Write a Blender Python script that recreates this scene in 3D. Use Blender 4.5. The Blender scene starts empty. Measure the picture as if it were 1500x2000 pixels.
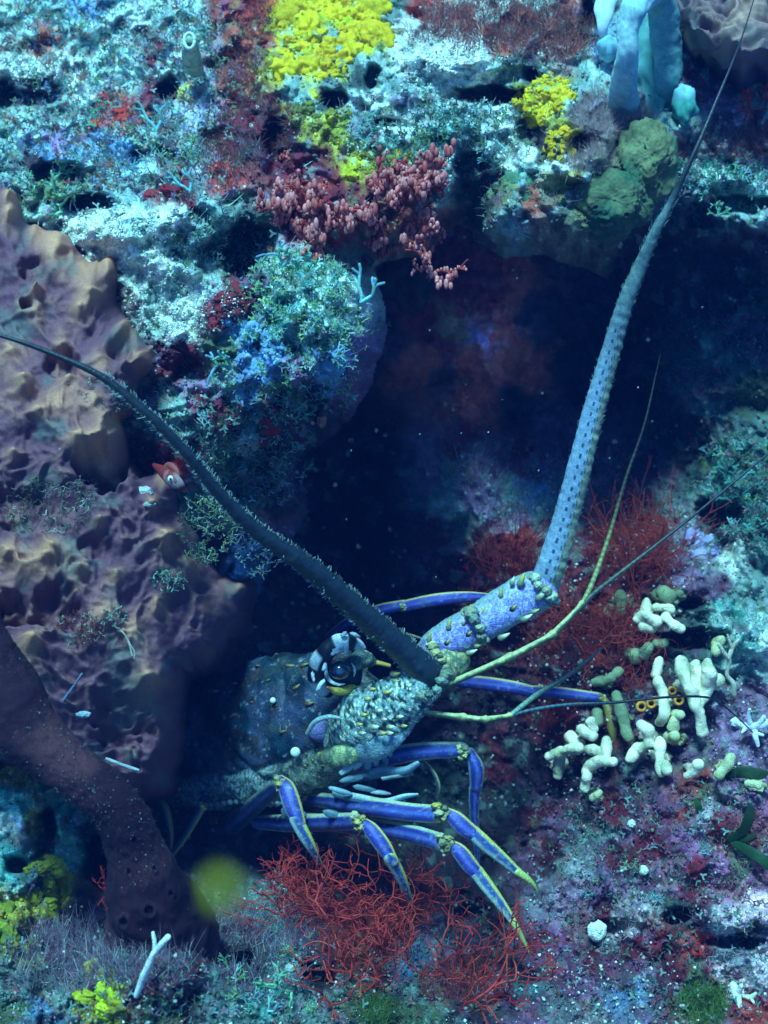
import bpy, math, random
import numpy as np
from mathutils import Vector

sc = bpy.context.scene
random.seed(7)
RNG = np.random.default_rng(7)

# ------------------------------------------------------------------ camera, water light, sun
PITCH = math.radians(30.0)                       # the diver looks down on to the reef
CP, SP = math.cos(PITCH), math.sin(PITCH)
cam_d = bpy.data.cameras.new('camera')
cam = bpy.data.objects.new('camera', cam_d)
sc.collection.objects.link(cam)
cam.location = (0, 0, 0)
cam.rotation_euler = (math.pi / 2 - PITCH, 0, 0)
cam_d.sensor_fit = 'VERTICAL'
cam_d.sensor_height = 24.0
cam_d.lens = 30.0
cam_d.clip_start = 0.01
cam_d.clip_end = 100.0
cam_d.dof.use_dof = True
cam_d.dof.focus_distance = 0.74
cam_d.dof.aperture_fstop = 7.0
sc.camera = cam

world = bpy.data.worlds.new('World')
sc.world = world
world.use_nodes = True
wn = world.node_tree
bg = wn.nodes['Background']
sky = wn.nodes.new('ShaderNodeTexSky')
sky.sky_type = 'NISHITA'
sky.sun_disc = False
SUN_EL, SUN_AZ = math.radians(77.0), math.radians(222.0)   # azimuth from +Y, clockwise
sky.sun_elevation = SUN_EL
sky.sun_rotation = SUN_AZ
tint = wn.nodes.new('ShaderNodeMix')
tint.data_type = 'RGBA'
tint.blend_type = 'MULTIPLY'
tint.inputs[0].default_value = 1.0
tint.inputs[7].default_value = (0.15, 0.66, 1.0, 1)        # sea water takes the red out of the skylight
wn.links.new(sky.outputs[0], tint.inputs[6])
scat = wn.nodes.new('ShaderNodeMix')                       # light scattered back by the open water all round
scat.data_type = 'RGBA'
scat.blend_type = 'ADD'
scat.inputs[0].default_value = 1.0
scat.inputs[7].default_value = (0.18, 0.46, 2.1, 1)
wn.links.new(tint.outputs[2], scat.inputs[6])
wn.links.new(scat.outputs[2], bg.inputs[0])
bg.inputs[1].default_value = 0.09

sun_d = bpy.data.lights.new('sun', 'SUN')
sun_d.energy = 5.0
sun_d.angle = math.radians(14.0)                            # spread by the rippled surface
sun_d.color = (0.34, 0.88, 1.0)
sun = bpy.data.objects.new('sun', sun_d)
sc.collection.objects.link(sun)
sd = Vector((math.sin(SUN_AZ) * math.cos(SUN_EL), math.cos(SUN_AZ) * math.cos(SUN_EL), math.sin(SUN_EL)))
sun.rotation_euler = sd.to_track_quat('Z', 'Y').to_euler()

sc.view_settings.view_transform = 'Standard'
sc.view_settings.look = 'None'
sc.view_settings.gamma = 1.0
sc.view_settings.use_curve_mapping = False
sc.view_settings.exposure = 0.6

# ------------------------------------------------------------------ maths helpers
K = 0.0004                                                  # metres per photo pixel per metre of distance


def PW(px, py, d):
    """Photo pixel + distance from the lens (m) -> world point(s)."""
    px = np.asarray(px, float); py = np.asarray(py, float); d = np.asarray(d, float)
    x = K * d * (px - 750.0)
    z = K * d * (1000.0 - py)
    return np.stack([x, d * CP + z * SP, -d * SP + z * CP], -1)


VIEW = np.array([0.0, CP, -SP])                             # away from the diver
UPI = np.array([0.0, SP, CP])
RIG = np.array([1.0, 0.0, 0.0])


def _h(ix, iy, iz, seed):
    n = (ix.astype(np.int64) * 374761393 + iy.astype(np.int64) * 668265263 + iz.astype(np.int64) * 2147483647 + seed * 974711) & 0xFFFFFFFF
    n = ((n ^ (n >> 13)) * 1274126177) & 0xFFFFFFFF
    n = ((n ^ (n >> 15)) * 2246822519) & 0xFFFFFFFF
    return ((n ^ (n >> 16)) & 0xFFFFFF) / float(0xFFFFFF)


def n2(x, y, seed=0):
    xi = np.floor(x); yi = np.floor(y)
    fx = x - xi; fy = y - yi
    fx = fx * fx * fx * (fx * (fx * 6 - 15) + 10); fy = fy * fy * fy * (fy * (fy * 6 - 15) + 10)
    z = np.zeros_like(xi)
    a = _h(xi, yi, z, seed); b = _h(xi + 1, yi, z, seed); c = _h(xi, yi + 1, z, seed); d = _h(xi + 1, yi + 1, z, seed)
    return (a + (b - a) * fx) * (1 - fy) + (c + (d - c) * fx) * fy


def n3(p, seed=0):
    i = np.floor(p); f = p - i; f = f * f * (3 - 2 * f)
    x, y, z = i[..., 0], i[..., 1], i[..., 2]
    r = 0
    for dx in (0, 1):
        wx = f[..., 0] if dx else 1 - f[..., 0]
        for dy in (0, 1):
            wy = f[..., 1] if dy else 1 - f[..., 1]
            for dz in (0, 1):
                wz = f[..., 2] if dz else 1 - f[..., 2]
                r = r + wx * wy * wz * _h(x + dx, y + dy, z + dz, seed)
    return r


def fb(x, y, s, octv=4, seed=0, gain=0.5):
    r = 0; a = 1.0; t = 0
    for o in range(octv):
        r = r + a * n2(x / s + 13.7 * o, y / s - 7.3 * o, seed + o)
        t += a; a *= gain; s *= 0.5
    return r / t


def worley(x, y, s, seed=0):
    """Distance to the nearest and the next cell centre (cells of s pixels) and the cell's own random number."""
    x = x / s; y = y / s
    xi = np.floor(x); yi = np.floor(y); z = np.zeros_like(xi)
    f1 = np.full(x.shape, 9.0); f2 = np.full(x.shape, 9.0); cid = np.zeros(x.shape)
    for dx in (-1, 0, 1):
        for dy in (-1, 0, 1):
            cx = xi + dx; cy = yi + dy
            d = np.hypot(cx + _h(cx, cy, z, seed) - x, cy + _h(cx, cy, z + 1, seed) - y)
            near = d < f1
            f2 = np.where(near, f1, np.minimum(f2, d))
            cid = np.where(near, _h(cx, cy, z + 2, seed), cid)
            f1 = np.where(near, d, f1)
    return f1, f2, cid


def sstep(a, b, x):
    t = np.clip((x - a) / (b - a), 0, 1)
    return t * t * (3 - 2 * t)


class RBF:
    """Smooth surface through scattered control values."""
    def __init__(self, pts, smooth=0.0):
        p = np.array(pts, float)
        self.c = p[:, :2] / 100.0; v = p[:, 2:]
        self.m = v.mean(0)
        A = np.linalg.norm(self.c[:, None] - self.c[None], axis=-1)
        self.w = np.linalg.solve(A - np.eye(len(p)) * smooth, v - self.m)
    def __call__(self, x, y):
        x = np.asarray(x, float); y = np.asarray(y, float)
        q = np.stack([x.ravel(), y.ravel()], -1) / 100.0
        out = np.empty((len(q), self.w.shape[1]))
        for i in range(0, len(q), 40000):
            out[i:i + 40000] = np.linalg.norm(q[i:i + 40000, None] - self.c[None], axis=-1) @ self.w
        out = out + self.m
        return out[:, 0].reshape(x.shape) if out.shape[1] == 1 else out.reshape(x.shape + (-1,))


def poly_sd(poly, x, y):
    """Signed distance in pixels to a polygon, positive inside."""
    p = np.array(poly, float); q = np.roll(p, -1, 0)
    x = np.asarray(x, float); y = np.asarray(y, float)
    best = np.full(x.shape, 1e9); ins = np.zeros(x.shape, bool)
    for (ax, ay), (bx, by) in zip(p, q):
        ex, ey = bx - ax, by - ay
        t = np.clip(((x - ax) * ex + (y - ay) * ey) / (ex * ex + ey * ey + 1e-9), 0, 1)
        best = np.minimum(best, np.hypot(x - ax - t * ex, y - ay - t * ey))
        c = ((ay > y) != (by > y)) & (x < (bx - ax) * (y - ay) / (by - ay + 1e-12) + ax)
        ins ^= c
    return np.where(ins, best, -best)


def coarse(fn, X, Y, step=14.0):
    """Evaluate fn on a coarse pixel lattice and read it back bilinearly at X, Y."""
    x0, x1, y0, y1 = X.min() - step, X.max() + 2 * step, Y.min() - step, Y.max() + 2 * step
    gx = np.arange(x0, x1 + step, step); gy = np.arange(y0, y1 + step, step)
    G = fn(*np.meshgrid(gx, gy))
    fx = np.clip((X - x0) / step, 0, len(gx) - 1.001); fy = np.clip((Y - y0) / step, 0, len(gy) - 1.001)
    ix = fx.astype(int); iy = fy.astype(int); fx = fx - ix; fy = fy - iy
    if G.ndim == 3:
        fx = fx[..., None]; fy = fy[..., None]
    return (G[iy, ix] * (1 - fx) + G[iy, ix + 1] * fx) * (1 - fy) + (G[iy + 1, ix] * (1 - fx) + G[iy + 1, ix + 1] * fx) * fy


# ------------------------------------------------------------------ mesh helpers
def new_mesh(name, V, F4=None, F3=None, C=None, smooth=True):
    me = bpy.data.meshes.new(name)
    V = np.asarray(V, np.float32).reshape(-1, 3)
    F4 = np.zeros((0, 4), np.int32) if F4 is None else np.asarray(F4, np.int32).reshape(-1, 4)
    F3 = np.zeros((0, 3), np.int32) if F3 is None else np.asarray(F3, np.int32).reshape(-1, 3)
    nl = F4.size + F3.size; npoly = len(F4) + len(F3)
    me.vertices.add(len(V)); me.vertices.foreach_set('co', V.ravel())
    me.loops.add(nl); me.polygons.add(npoly)
    me.loops.foreach_set('vertex_index', np.concatenate([F4.ravel(), F3.ravel()]).astype(np.int32))
    st = np.concatenate([np.arange(len(F4)) * 4, F4.size + np.arange(len(F3)) * 3]).astype(np.int32)
    me.polygons.foreach_set('loop_start', st)
    me.polygons.foreach_set('use_smooth', np.full(npoly, smooth))
    if C is not None:
        a = me.attributes.new('Col', 'FLOAT_COLOR', 'POINT')
        c4 = np.ones((len(V), 4), np.float32); c4[:, :3] = np.clip(C, 0, 1)
        a.data.foreach_set('color', c4.ravel())
    me.update(calc_edges=True)
    me.validate()
    return me


def tag(o, label=None, cat=None, group=None, kind=None):
    if label: o['label'] = label
    if cat: o['category'] = cat
    if group: o['group'] = group
    if kind: o['kind'] = kind
    return o


def link(name, me, mat, parent=None, base=(0, 0, 0)):
    o = bpy.data.objects.new(name, me)
    if mat is not None and not me.materials: me.materials.append(mat)
    sc.collection.objects.link(o)
    if parent is not None: o.parent = parent
    else: o.location = base
    return o


def empty(name, base, label, cat, group=None):
    o = bpy.data.objects.new(name, None)
    o.empty_display_size = 0.01
    sc.collection.objects.link(o)
    o.location = base
    return tag(o, label, cat, group)


class MB:
    """Collects shapes in world coordinates; build() links them as one mesh."""
    def __init__(self): self.V, self.F4, self.F3, self.C, self.n = [], [], [], [], 0
    def add(self, V, F4=None, F3=None, C=(1, 1, 1)):
        V = np.asarray(V, float).reshape(-1, 3)
        C = np.broadcast_to(np.asarray(C, float), V.shape) if np.ndim(C) == 1 else np.asarray(C, float).reshape(-1, 3)
        self.V.append(V); self.C.append(C)
        if F4 is not None and len(F4): self.F4.append(np.asarray(F4) + self.n)
        if F3 is not None and len(F3): self.F3.append(np.asarray(F3) + self.n)
        self.n += len(V)
    def build(self, name, mat, parent=None, base=None, smooth=True):
        V = np.concatenate(self.V)
        if parent is not None:
            p = parent; base = np.zeros(3)
            while p is not None: base = base + np.array(p.location); p = p.parent
        elif base is None: base = V.mean(0)
        base = np.asarray(base, float)
        me = new_mesh(name, V - base, np.concatenate(self.F4) if self.F4 else None, np.concatenate(self.F3) if self.F3 else None, np.concatenate(self.C), smooth)
        return link(name, me, mat, parent, base)


def spline(pts, n):
    """Catmull-Rom through rows of numbers, n samples."""
    p = np.array(pts, float)
    if len(p) == 2: return p[0] + (p[1] - p[0]) * np.linspace(0, 1, n)[:, None]
    e = np.vstack([2 * p[0] - p[1], p, 2 * p[-1] - p[-2]])
    L = np.r_[0, np.cumsum(np.linalg.norm(np.diff(p[:, :2], axis=0), axis=1) + 1e-6)]
    u = np.interp(np.linspace(0, L[-1], n), L, np.arange(len(p)))
    i = np.minimum(u.astype(int), len(p) - 2); t = (u - i)[:, None]
    a, b, c, d = e[i], e[i + 1], e[i + 2], e[i + 3]
    return 0.5 * (2 * b + (c - a) * t + (2 * a - 5 * b + 4 * c - d) * t * t + (3 * b - a - 3 * c + d) * t ** 3)


def tube(mb, P, R, ns=8, col=(1, 1, 1), flat=1.0, cap=2, disp=None, ref=None):
    """Tube along world points P with radii R (across) and R*flat (towards the viewer). col: colour or f(t, angle, pts);
    angle 0 faces the viewer, pi/2 is up the picture for a path that runs right. cap: rounding rings at each end."""
    P = np.asarray(P, float); n = len(P); R = np.broadcast_to(np.asarray(R, float), (n,)).copy()
    fl = np.broadcast_to(np.asarray(flat, float), (n,)).copy()
    T = np.gradient(P, axis=0); T /= np.linalg.norm(T, axis=1, keepdims=True) + 1e-12
    if cap:
        a = np.linspace(0, math.pi / 2, cap + 2)[1:-1]
        s0, s1 = np.sin(a)[::-1], np.sin(a)
        c0, c1 = np.cos(a)[::-1], np.cos(a)
        P = np.vstack([P[0] - T[0] * R[0] * s0[:, None], P, P[-1] + T[-1] * R[-1] * s1[:, None]])
        R = np.r_[R[0] * c0, R, R[-1] * c1]; fl = np.r_[np.full(cap, fl[0]), fl, np.full(cap, fl[-1])]
        T = np.vstack([np.repeat(T[:1], cap, 0), T, np.repeat(T[-1:], cap, 0)])
        n = len(P)
    v = -VIEW if ref is None else np.asarray(ref, float)
    N = v - T * (T @ v)[:, None]
    ln = np.linalg.norm(N, axis=1, keepdims=True)
    alt = UPI - T * (T @ UPI)[:, None]
    N = np.where(ln > 0.15, N / (ln + 1e-12), alt / (np.linalg.norm(alt, axis=1, keepdims=True) + 1e-12))
    B = np.cross(N, T)
    th = np.arange(ns) * 2 * math.pi / ns
    D = N[:, None] * np.cos(th)[None, :, None] * fl[:, None, None] + B[:, None] * np.sin(th)[None, :, None]
    t = np.linspace(0, 1, n)[:, None] * np.ones((1, ns)); TH = np.ones((n, 1)) * th[None]
    rr = R[:, None] * np.ones((1, ns))
    if disp is not None: rr = rr * disp(t, TH, P[:, None] + D * rr[..., None])
    V = P[:, None] + D * rr[..., None]
    if callable(col): C = col(t, TH, V)
    else: C = np.broadcast_to(np.asarray(col, float), V.shape)
    i = np.arange(n - 1)[:, None] * ns; j = np.arange(ns)[None]; j2 = (j + 1) % ns
    F4 = np.stack([i + j, i + j2, i + ns + j2, i + ns + j], -1).reshape(-1, 4)
    k = n * ns
    V = np.vstack([V.reshape(-1, 3), P[0] - T[0] * R[0] * 0.2, P[-1] + T[-1] * R[-1] * 0.2])
    C = np.vstack([C.reshape(-1, 3), C[0].mean(0), C[-1].mean(0)])
    j = np.arange(ns); j2 = (j + 1) % ns
    F3 = np.vstack([np.stack([j2, j, np.full(ns, k)], -1), np.stack([(n - 1) * ns + j, (n - 1) * ns + j2, np.full(ns, k + 1)], -1)])
    mb.add(V, F4, F3, C)


def ptube(mb, pts, n=24, ns=8, **kw):
    """pts: rows (px, py, distance, radius in px)."""
    s = spline(pts, n)
    tube(mb, PW(s[:, 0], s[:, 1], s[:, 2]), np.maximum(s[:, 3], 0.05) * K * s[:, 2], ns, **kw)


def mix(a, b, t):
    t = np.asarray(t)[..., None]
    return np.asarray(a) * (1 - t) + np.asarray(b) * t


def blob(mb, c, r, col, nu=14, nv=10, noise=0.0, freq=0.0, seed=0, axes=None, pts=None):
    """Lumpy ellipsoid at world c; r = 3 radii along axes (right, up, towards the viewer)."""
    u = np.arange(nu) * 2 * math.pi / nu; v = np.linspace(0, math.pi, nv)
    U, W = np.meshgrid(u, v)
    D = np.stack([np.cos(U) * np.sin(W), np.sin(U) * np.sin(W), np.cos(W)], -1)
    A = np.array([RIG, UPI, -VIEW]) if axes is None else np.asarray(axes, float)
    rad = 1.0 + (noise * (n3(D * freq + seed * 3.1, seed) - 0.5) * 2 if noise else 0)
    L = D * np.asarray(r, float)
    V = np.asarray(c, float) + (L * (rad[..., None] if noise else 1)) @ A
    C = col(D, V) if callable(col) else np.broadcast_to(np.asarray(col, float), V.shape)
    i = np.arange(nv - 1)[:, None] * nu; j = np.arange(nu)[None]; j2 = (j + 1) % nu
    F4 = np.stack([i + j, i + nu + j, i + nu + j2, i + j2], -1).reshape(-1, 4)
    mb.add(V.reshape(-1, 3), F4, None, C.reshape(-1, 3))


def pblob(mb, px, py, d, rx, ry, rz, col, **kw):
    s = K * d
    blob(mb, PW(px, py, d), (rx * s, ry * s, rz * s), col, **kw)


# ------------------------------------------------------------------ materials: the object's own colour (attribute) with procedural grain and relief
def material(name, rough=0.6, grain=900.0, var=0.35, bump=0.4, bscale=1200.0, kind='NOISE', spec=0.35, trans=0.0, coat=0.0, hue=0.0):
    m = bpy.data.materials.new(name)
    m.use_nodes = True
    nt = m.node_tree; N = nt.nodes; L = nt.links
    b = N['Principled BSDF']
    at = N.new('ShaderNodeAttribute'); at.attribute_name = 'Col'
    geo = N.new('ShaderNodeNewGeometry')
    nz = N.new('ShaderNodeTexNoise'); nz.inputs['Scale'].default_value = grain; nz.inputs['Detail'].default_value = 4.0; nz.inputs['Roughness'].default_value = 0.65
    L.new(geo.outputs['Position'], nz.inputs['Vector'])
    mr = N.new('ShaderNodeMapRange')
    mr.inputs[1].default_value = 0.3; mr.inputs[2].default_value = 0.7
    mr.inputs[3].default_value = 1 - var; mr.inputs[4].default_value = 1 + var
    L.new(nz.outputs[0], mr.inputs[0])
    mx = N.new('ShaderNodeMix'); mx.data_type = 'RGBA'; mx.blend_type = 'MULTIPLY'; mx.inputs[0].default_value = 1.0
    L.new(at.outputs['Color'], mx.inputs[6]); L.new(mr.outputs[0], mx.inputs[7])
    out = mx.outputs[2]
    if hue:
        n2_ = N.new('ShaderNodeTexNoise'); n2_.inputs['Scale'].default_value = grain * 0.35; n2_.inputs['Detail'].default_value = 3.0
        L.new(geo.outputs['Position'], n2_.inputs['Vector'])
        m2 = N.new('ShaderNodeMix'); m2.data_type = 'RGBA'; m2.blend_type = 'OVERLAY'; m2.inputs[0].default_value = hue
        L.new(out, m2.inputs[6]); L.new(n2_.outputs['Color'], m2.inputs[7])
        out = m2.outputs[2]
    L.new(out, b.inputs['Base Color'])
    b.inputs['Roughness'].default_value = rough
    b.inputs['Specular IOR Level'].default_value = spec
    if coat: b.inputs['Coat Weight'].default_value = coat; b.inputs['Coat Roughness'].default_value = 0.25
    if bump:
        if kind == 'NOISE':
            t = N.new('ShaderNodeTexNoise'); t.inputs['Scale'].default_value = bscale; t.inputs['Detail'].default_value = 5.0; src = t.outputs[0]
        else:
            t = N.new('ShaderNodeTexVoronoi'); t.inputs['Scale'].default_value = bscale; src = t.outputs['Distance']
        L.new(geo.outputs['Position'], t.inputs['Vector'])
        bp = N.new('ShaderNodeBump'); bp.inputs['Strength'].default_value = bump; bp.inputs['Distance'].default_value = 0.8 / bscale
        if kind != 'NOISE': bp.invert = True
        L.new(src, bp.inputs['Height']); L.new(bp.outputs[0], b.inputs['Normal'])
    if trans:
        tr = N.new('ShaderNodeBsdfTranslucent'); L.new(out, tr.inputs[0])
        ms = N.new('ShaderNodeMixShader'); ms.inputs[0].default_value = trans
        L.new(b.outputs[0], ms.inputs[1]); L.new(tr.outputs[0], ms.inputs[2])
        L.new(ms.outputs[0], N['Material Output'].inputs[0])
    return m


M_ROCK = material('reef rock crust', 0.85, 700, 0.5, 0.9, 900, spec=0.2, hue=0.35)
M_TURF = material('turf algae', 0.7, 500, 0.35, 0, trans=0.25, spec=0.2)
M_CRUMB = material('sand and shell grains', 0.7, 900, 0.25, 0, spec=0.3)
M_SPONGE = material('barrel sponge skin', 0.8, 700, 0.22, 0.6, 1400, spec=0.2, hue=0.12)
M_TUBE = material('tube sponge felt', 0.9, 1500, 0.35, 0.8, 2200, spec=0.15)
M_YEL = material('yellow sponge', 0.75, 800, 0.3, 0.6, 1300, spec=0.2)
M_BLUE = material('pale blue sponge', 0.9, 1800, 0.25, 0.7, 2600, spec=0.1)
M_SHELL = material('lobster shell', 0.48, 900, 0.6, 0.45, 950, kind='VORONOI', spec=0.3, coat=0.0, hue=0.25)
M_LEG = material('lobster leg shell', 0.42, 900, 0.38, 0.45, 1300, spec=0.4, coat=0.0)
M_EYE = material('lobster eye', 0.08, 500, 0.05, 0, spec=0.6, coat=0.6)
M_ALGA = material('red algae', 0.6, 600, 0.3, 0, trans=0.3, spec=0.25)
M_CORAL = material('finger coral', 0.75, 1300, 0.35, 0.9, 1400, kind='VORONOI', spec=0.25)
M_BLADE = material('algae blade', 0.55, 700, 0.3, 0.2, 900, trans=0.3, spec=0.3)
# ------------------------------------------------------------------ the sea water between the lens and the rock
hz = bpy.data.materials.new('sea water')
hz.use_nodes = True
for nd in list(hz.node_tree.nodes):
    if nd.type == 'BSDF_PRINCIPLED': hz.node_tree.nodes.remove(nd)
pv = hz.node_tree.nodes.new('ShaderNodeVolumePrincipled')
pv.inputs['Color'].default_value = (0.02, 0.22, 0.95, 1)
pv.inputs['Density'].default_value = 0.04
hz.node_tree.links.new(pv.outputs[0], hz.node_tree.nodes['Material Output'].inputs['Volume'])
hb = MB()
x0, x1, y0, y1, z0, z1 = -1.6, 1.6, -0.6, 2.6, -2.6, 0.25
hb.add([(x, y, z) for z in (z0, z1) for y in (y0, y1) for x in (x0, x1)], [[0, 2, 3, 1], [4, 5, 7, 6], [0, 1, 5, 4], [2, 6, 7, 3], [0, 4, 6, 2], [1, 3, 7, 5]])
tag(hb.build('haze', hz, None, (0, 0, 0), smooth=False), 'blue sea water', kind='stuff')

# ------------------------------------------------------------------ the reef itself: a lit ledge over a dark crevice, and the floor in front of it
BACK = RBF([
    (900, 600, .99), (820, 700, 1.04), (1020, 640, .98), (950, 740, .98), (700, 850, 1.25), (1200, 560, 1.12), (1130, 760, 1.15), (760, 820, 1.22), (700, 1050, 1.22), (600, 1150, 1.16),
    (500, 1250, 1.1), (640, 1000, 1.26), (1180, 660, 1.2), (850, 905, 1.0), (950, 895, .96), (900, 1000, .94), (1000, 1050, .91), (800, 1120, 1.03),
    (1150, 960, .99), (1000, 820, 1.16), (1300, 640, 1.03), (1400, 640, .97), (1500, 620, .97), (1330, 790, .98), (1450, 800, .97), (1400, 950, .93),
    (1500, 1000, .88), (1250, 900, 1.05), (1600, 900, .90), (1800, 800, .95), (1250, 1100, .90), (1400, 1150, .865), (1250, 1300, .87), (1400, 1400, .82),
    (1150, 1400, .87), (1050, 1350, .92), (1300, 1550, .79), (1450, 1600, .75), (1150, 1650, .80), (1300, 1800, .73), (1450, 1900, .69), (1150, 1900, .735),
    (1050, 1550, .92), (1000, 1650, .9), (1050, 1760, .81), (1700, 1500, .76), (1700, 2100, .64), (900, 1300, 1.0), (850, 1400, 1.02), (900, 1550, 1.02), (750, 1600, 1.04),
    (600, 1650, 1.0), (950, 1690, .95), (900, 1740, .87), (500, 1640, .98), (450, 1450, 1.05), (600, 1400, 1.05), (350, 1550, .95),
    (600, 1790, .79), (700, 1830, .765), (500, 1770, .82), (450, 1870, .715), (800, 1860, .78), (950, 1880, .775), (700, 1960, .70), (1000, 1980, .71),
    (300, 1905, .635), (320, 1868, .645), (220, 1880, .655), (400, 1890, .655), (150, 1900, .68), (400, 2000, .64), (800, 2050, .68), (100, 1950, .67), (190, 1835, .715), (60, 1600, .74), (120, 1690, .745), (180, 1690, .82),
    (60, 1800, .71), (0, 1450, .80), (200, 1400, .88), (-250, 1600, .74), (-250, 2000, .66), (100, 700, .88), (200, 1000, .88), (300, 1200, .92), (400, 1150, .98),
    (450, 1000, 1.0), (-300, 900, .85), (-300, 300, .95), (400, 400, 1.0), (900, 300, 1.05), (1400, 300, 1.05), (600, -200, 1.2), (1400, -200, 1.2), (0, -200, 1.1),
    (300, 2300, .60), (1000, 2350, .60), (1600, 2350, .60)], 0.0)

LEDGE = RBF([
    (0, 0, .98), (300, 0, .96), (600, 0, .93), (900, 0, .93), (1200, 0, .93), (1500, 0, 1.0), (0, 200, .905), (300, 200, .87), (600, 200, .83), (880, 110, .83),
    (950, 250, .80), (1200, 250, .82), (1450, 250, .87), (0, 400, .845), (250, 420, .80), (450, 420, .765), (650, 380, .76), (850, 360, .765), (1000, 380, .785),
    (1200, 420, .785), (1400, 430, .84), (1600, 450, .86), (350, 540, .775), (560, 560, .705), (650, 650, .705), (600, 750, .725), (480, 700, .735), (450, 850, .78),
    (300, 720, .80), (200, 600, .84), (430, 960, .82), (520, 900, .81), (380, 1100, .88), (0, 900, .86), (-250, 300, .90), (-250, 900, .86), (600, -300, 1.06),
    (1500, -300, 1.1), (0, -300, 1.12), (1800, 200, .95), (500, 480, .76), (740, 640, .72)], 0.0)

LEDGE_POLY = [(-400, -400), (1900, -400), (1900, 520), (1500, 510), (1400, 470), (1320, 430), (1250, 465), (1180, 490), (1120, 470), (1060, 455), (1000, 470), (950, 450),
              (940, 380), (905, 330), (885, 400), (830, 470), (760, 480), (700, 470), (650, 492), (695, 545), (715, 640), (692, 735), (635, 825), (575, 890), (560, 930), (590, 1000), (500, 1050),
              (480, 1180), (380, 1250), (-400, 1250)]

PAL = dict(W=(.80, .82, .72), P=(.40, .52, .47), T=(.23, .34, .31), G=(.13, .19, .09), Y=(.60, .53, .02), y=(.40, .32, .04), R=(.17, .02, .035), r=(.50, .05, .03), M=(.30, .17, .30),
           m=(.20, .10, .17), B=(.16, .32, .52), K=(.055, .03, .045), O=(.20, .19, .08), D=(.05, .07, .07), C=(.12, .40, .36), L=(.45, .42, .52), N=(.36, .075, .05), n=(.30, .20, .20))


def paint_list(s):
    out = []
    for tok in s.split():
        c, x, y = tok.split(',')
        out.append((float(x), float(y), c))
    return out


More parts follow.
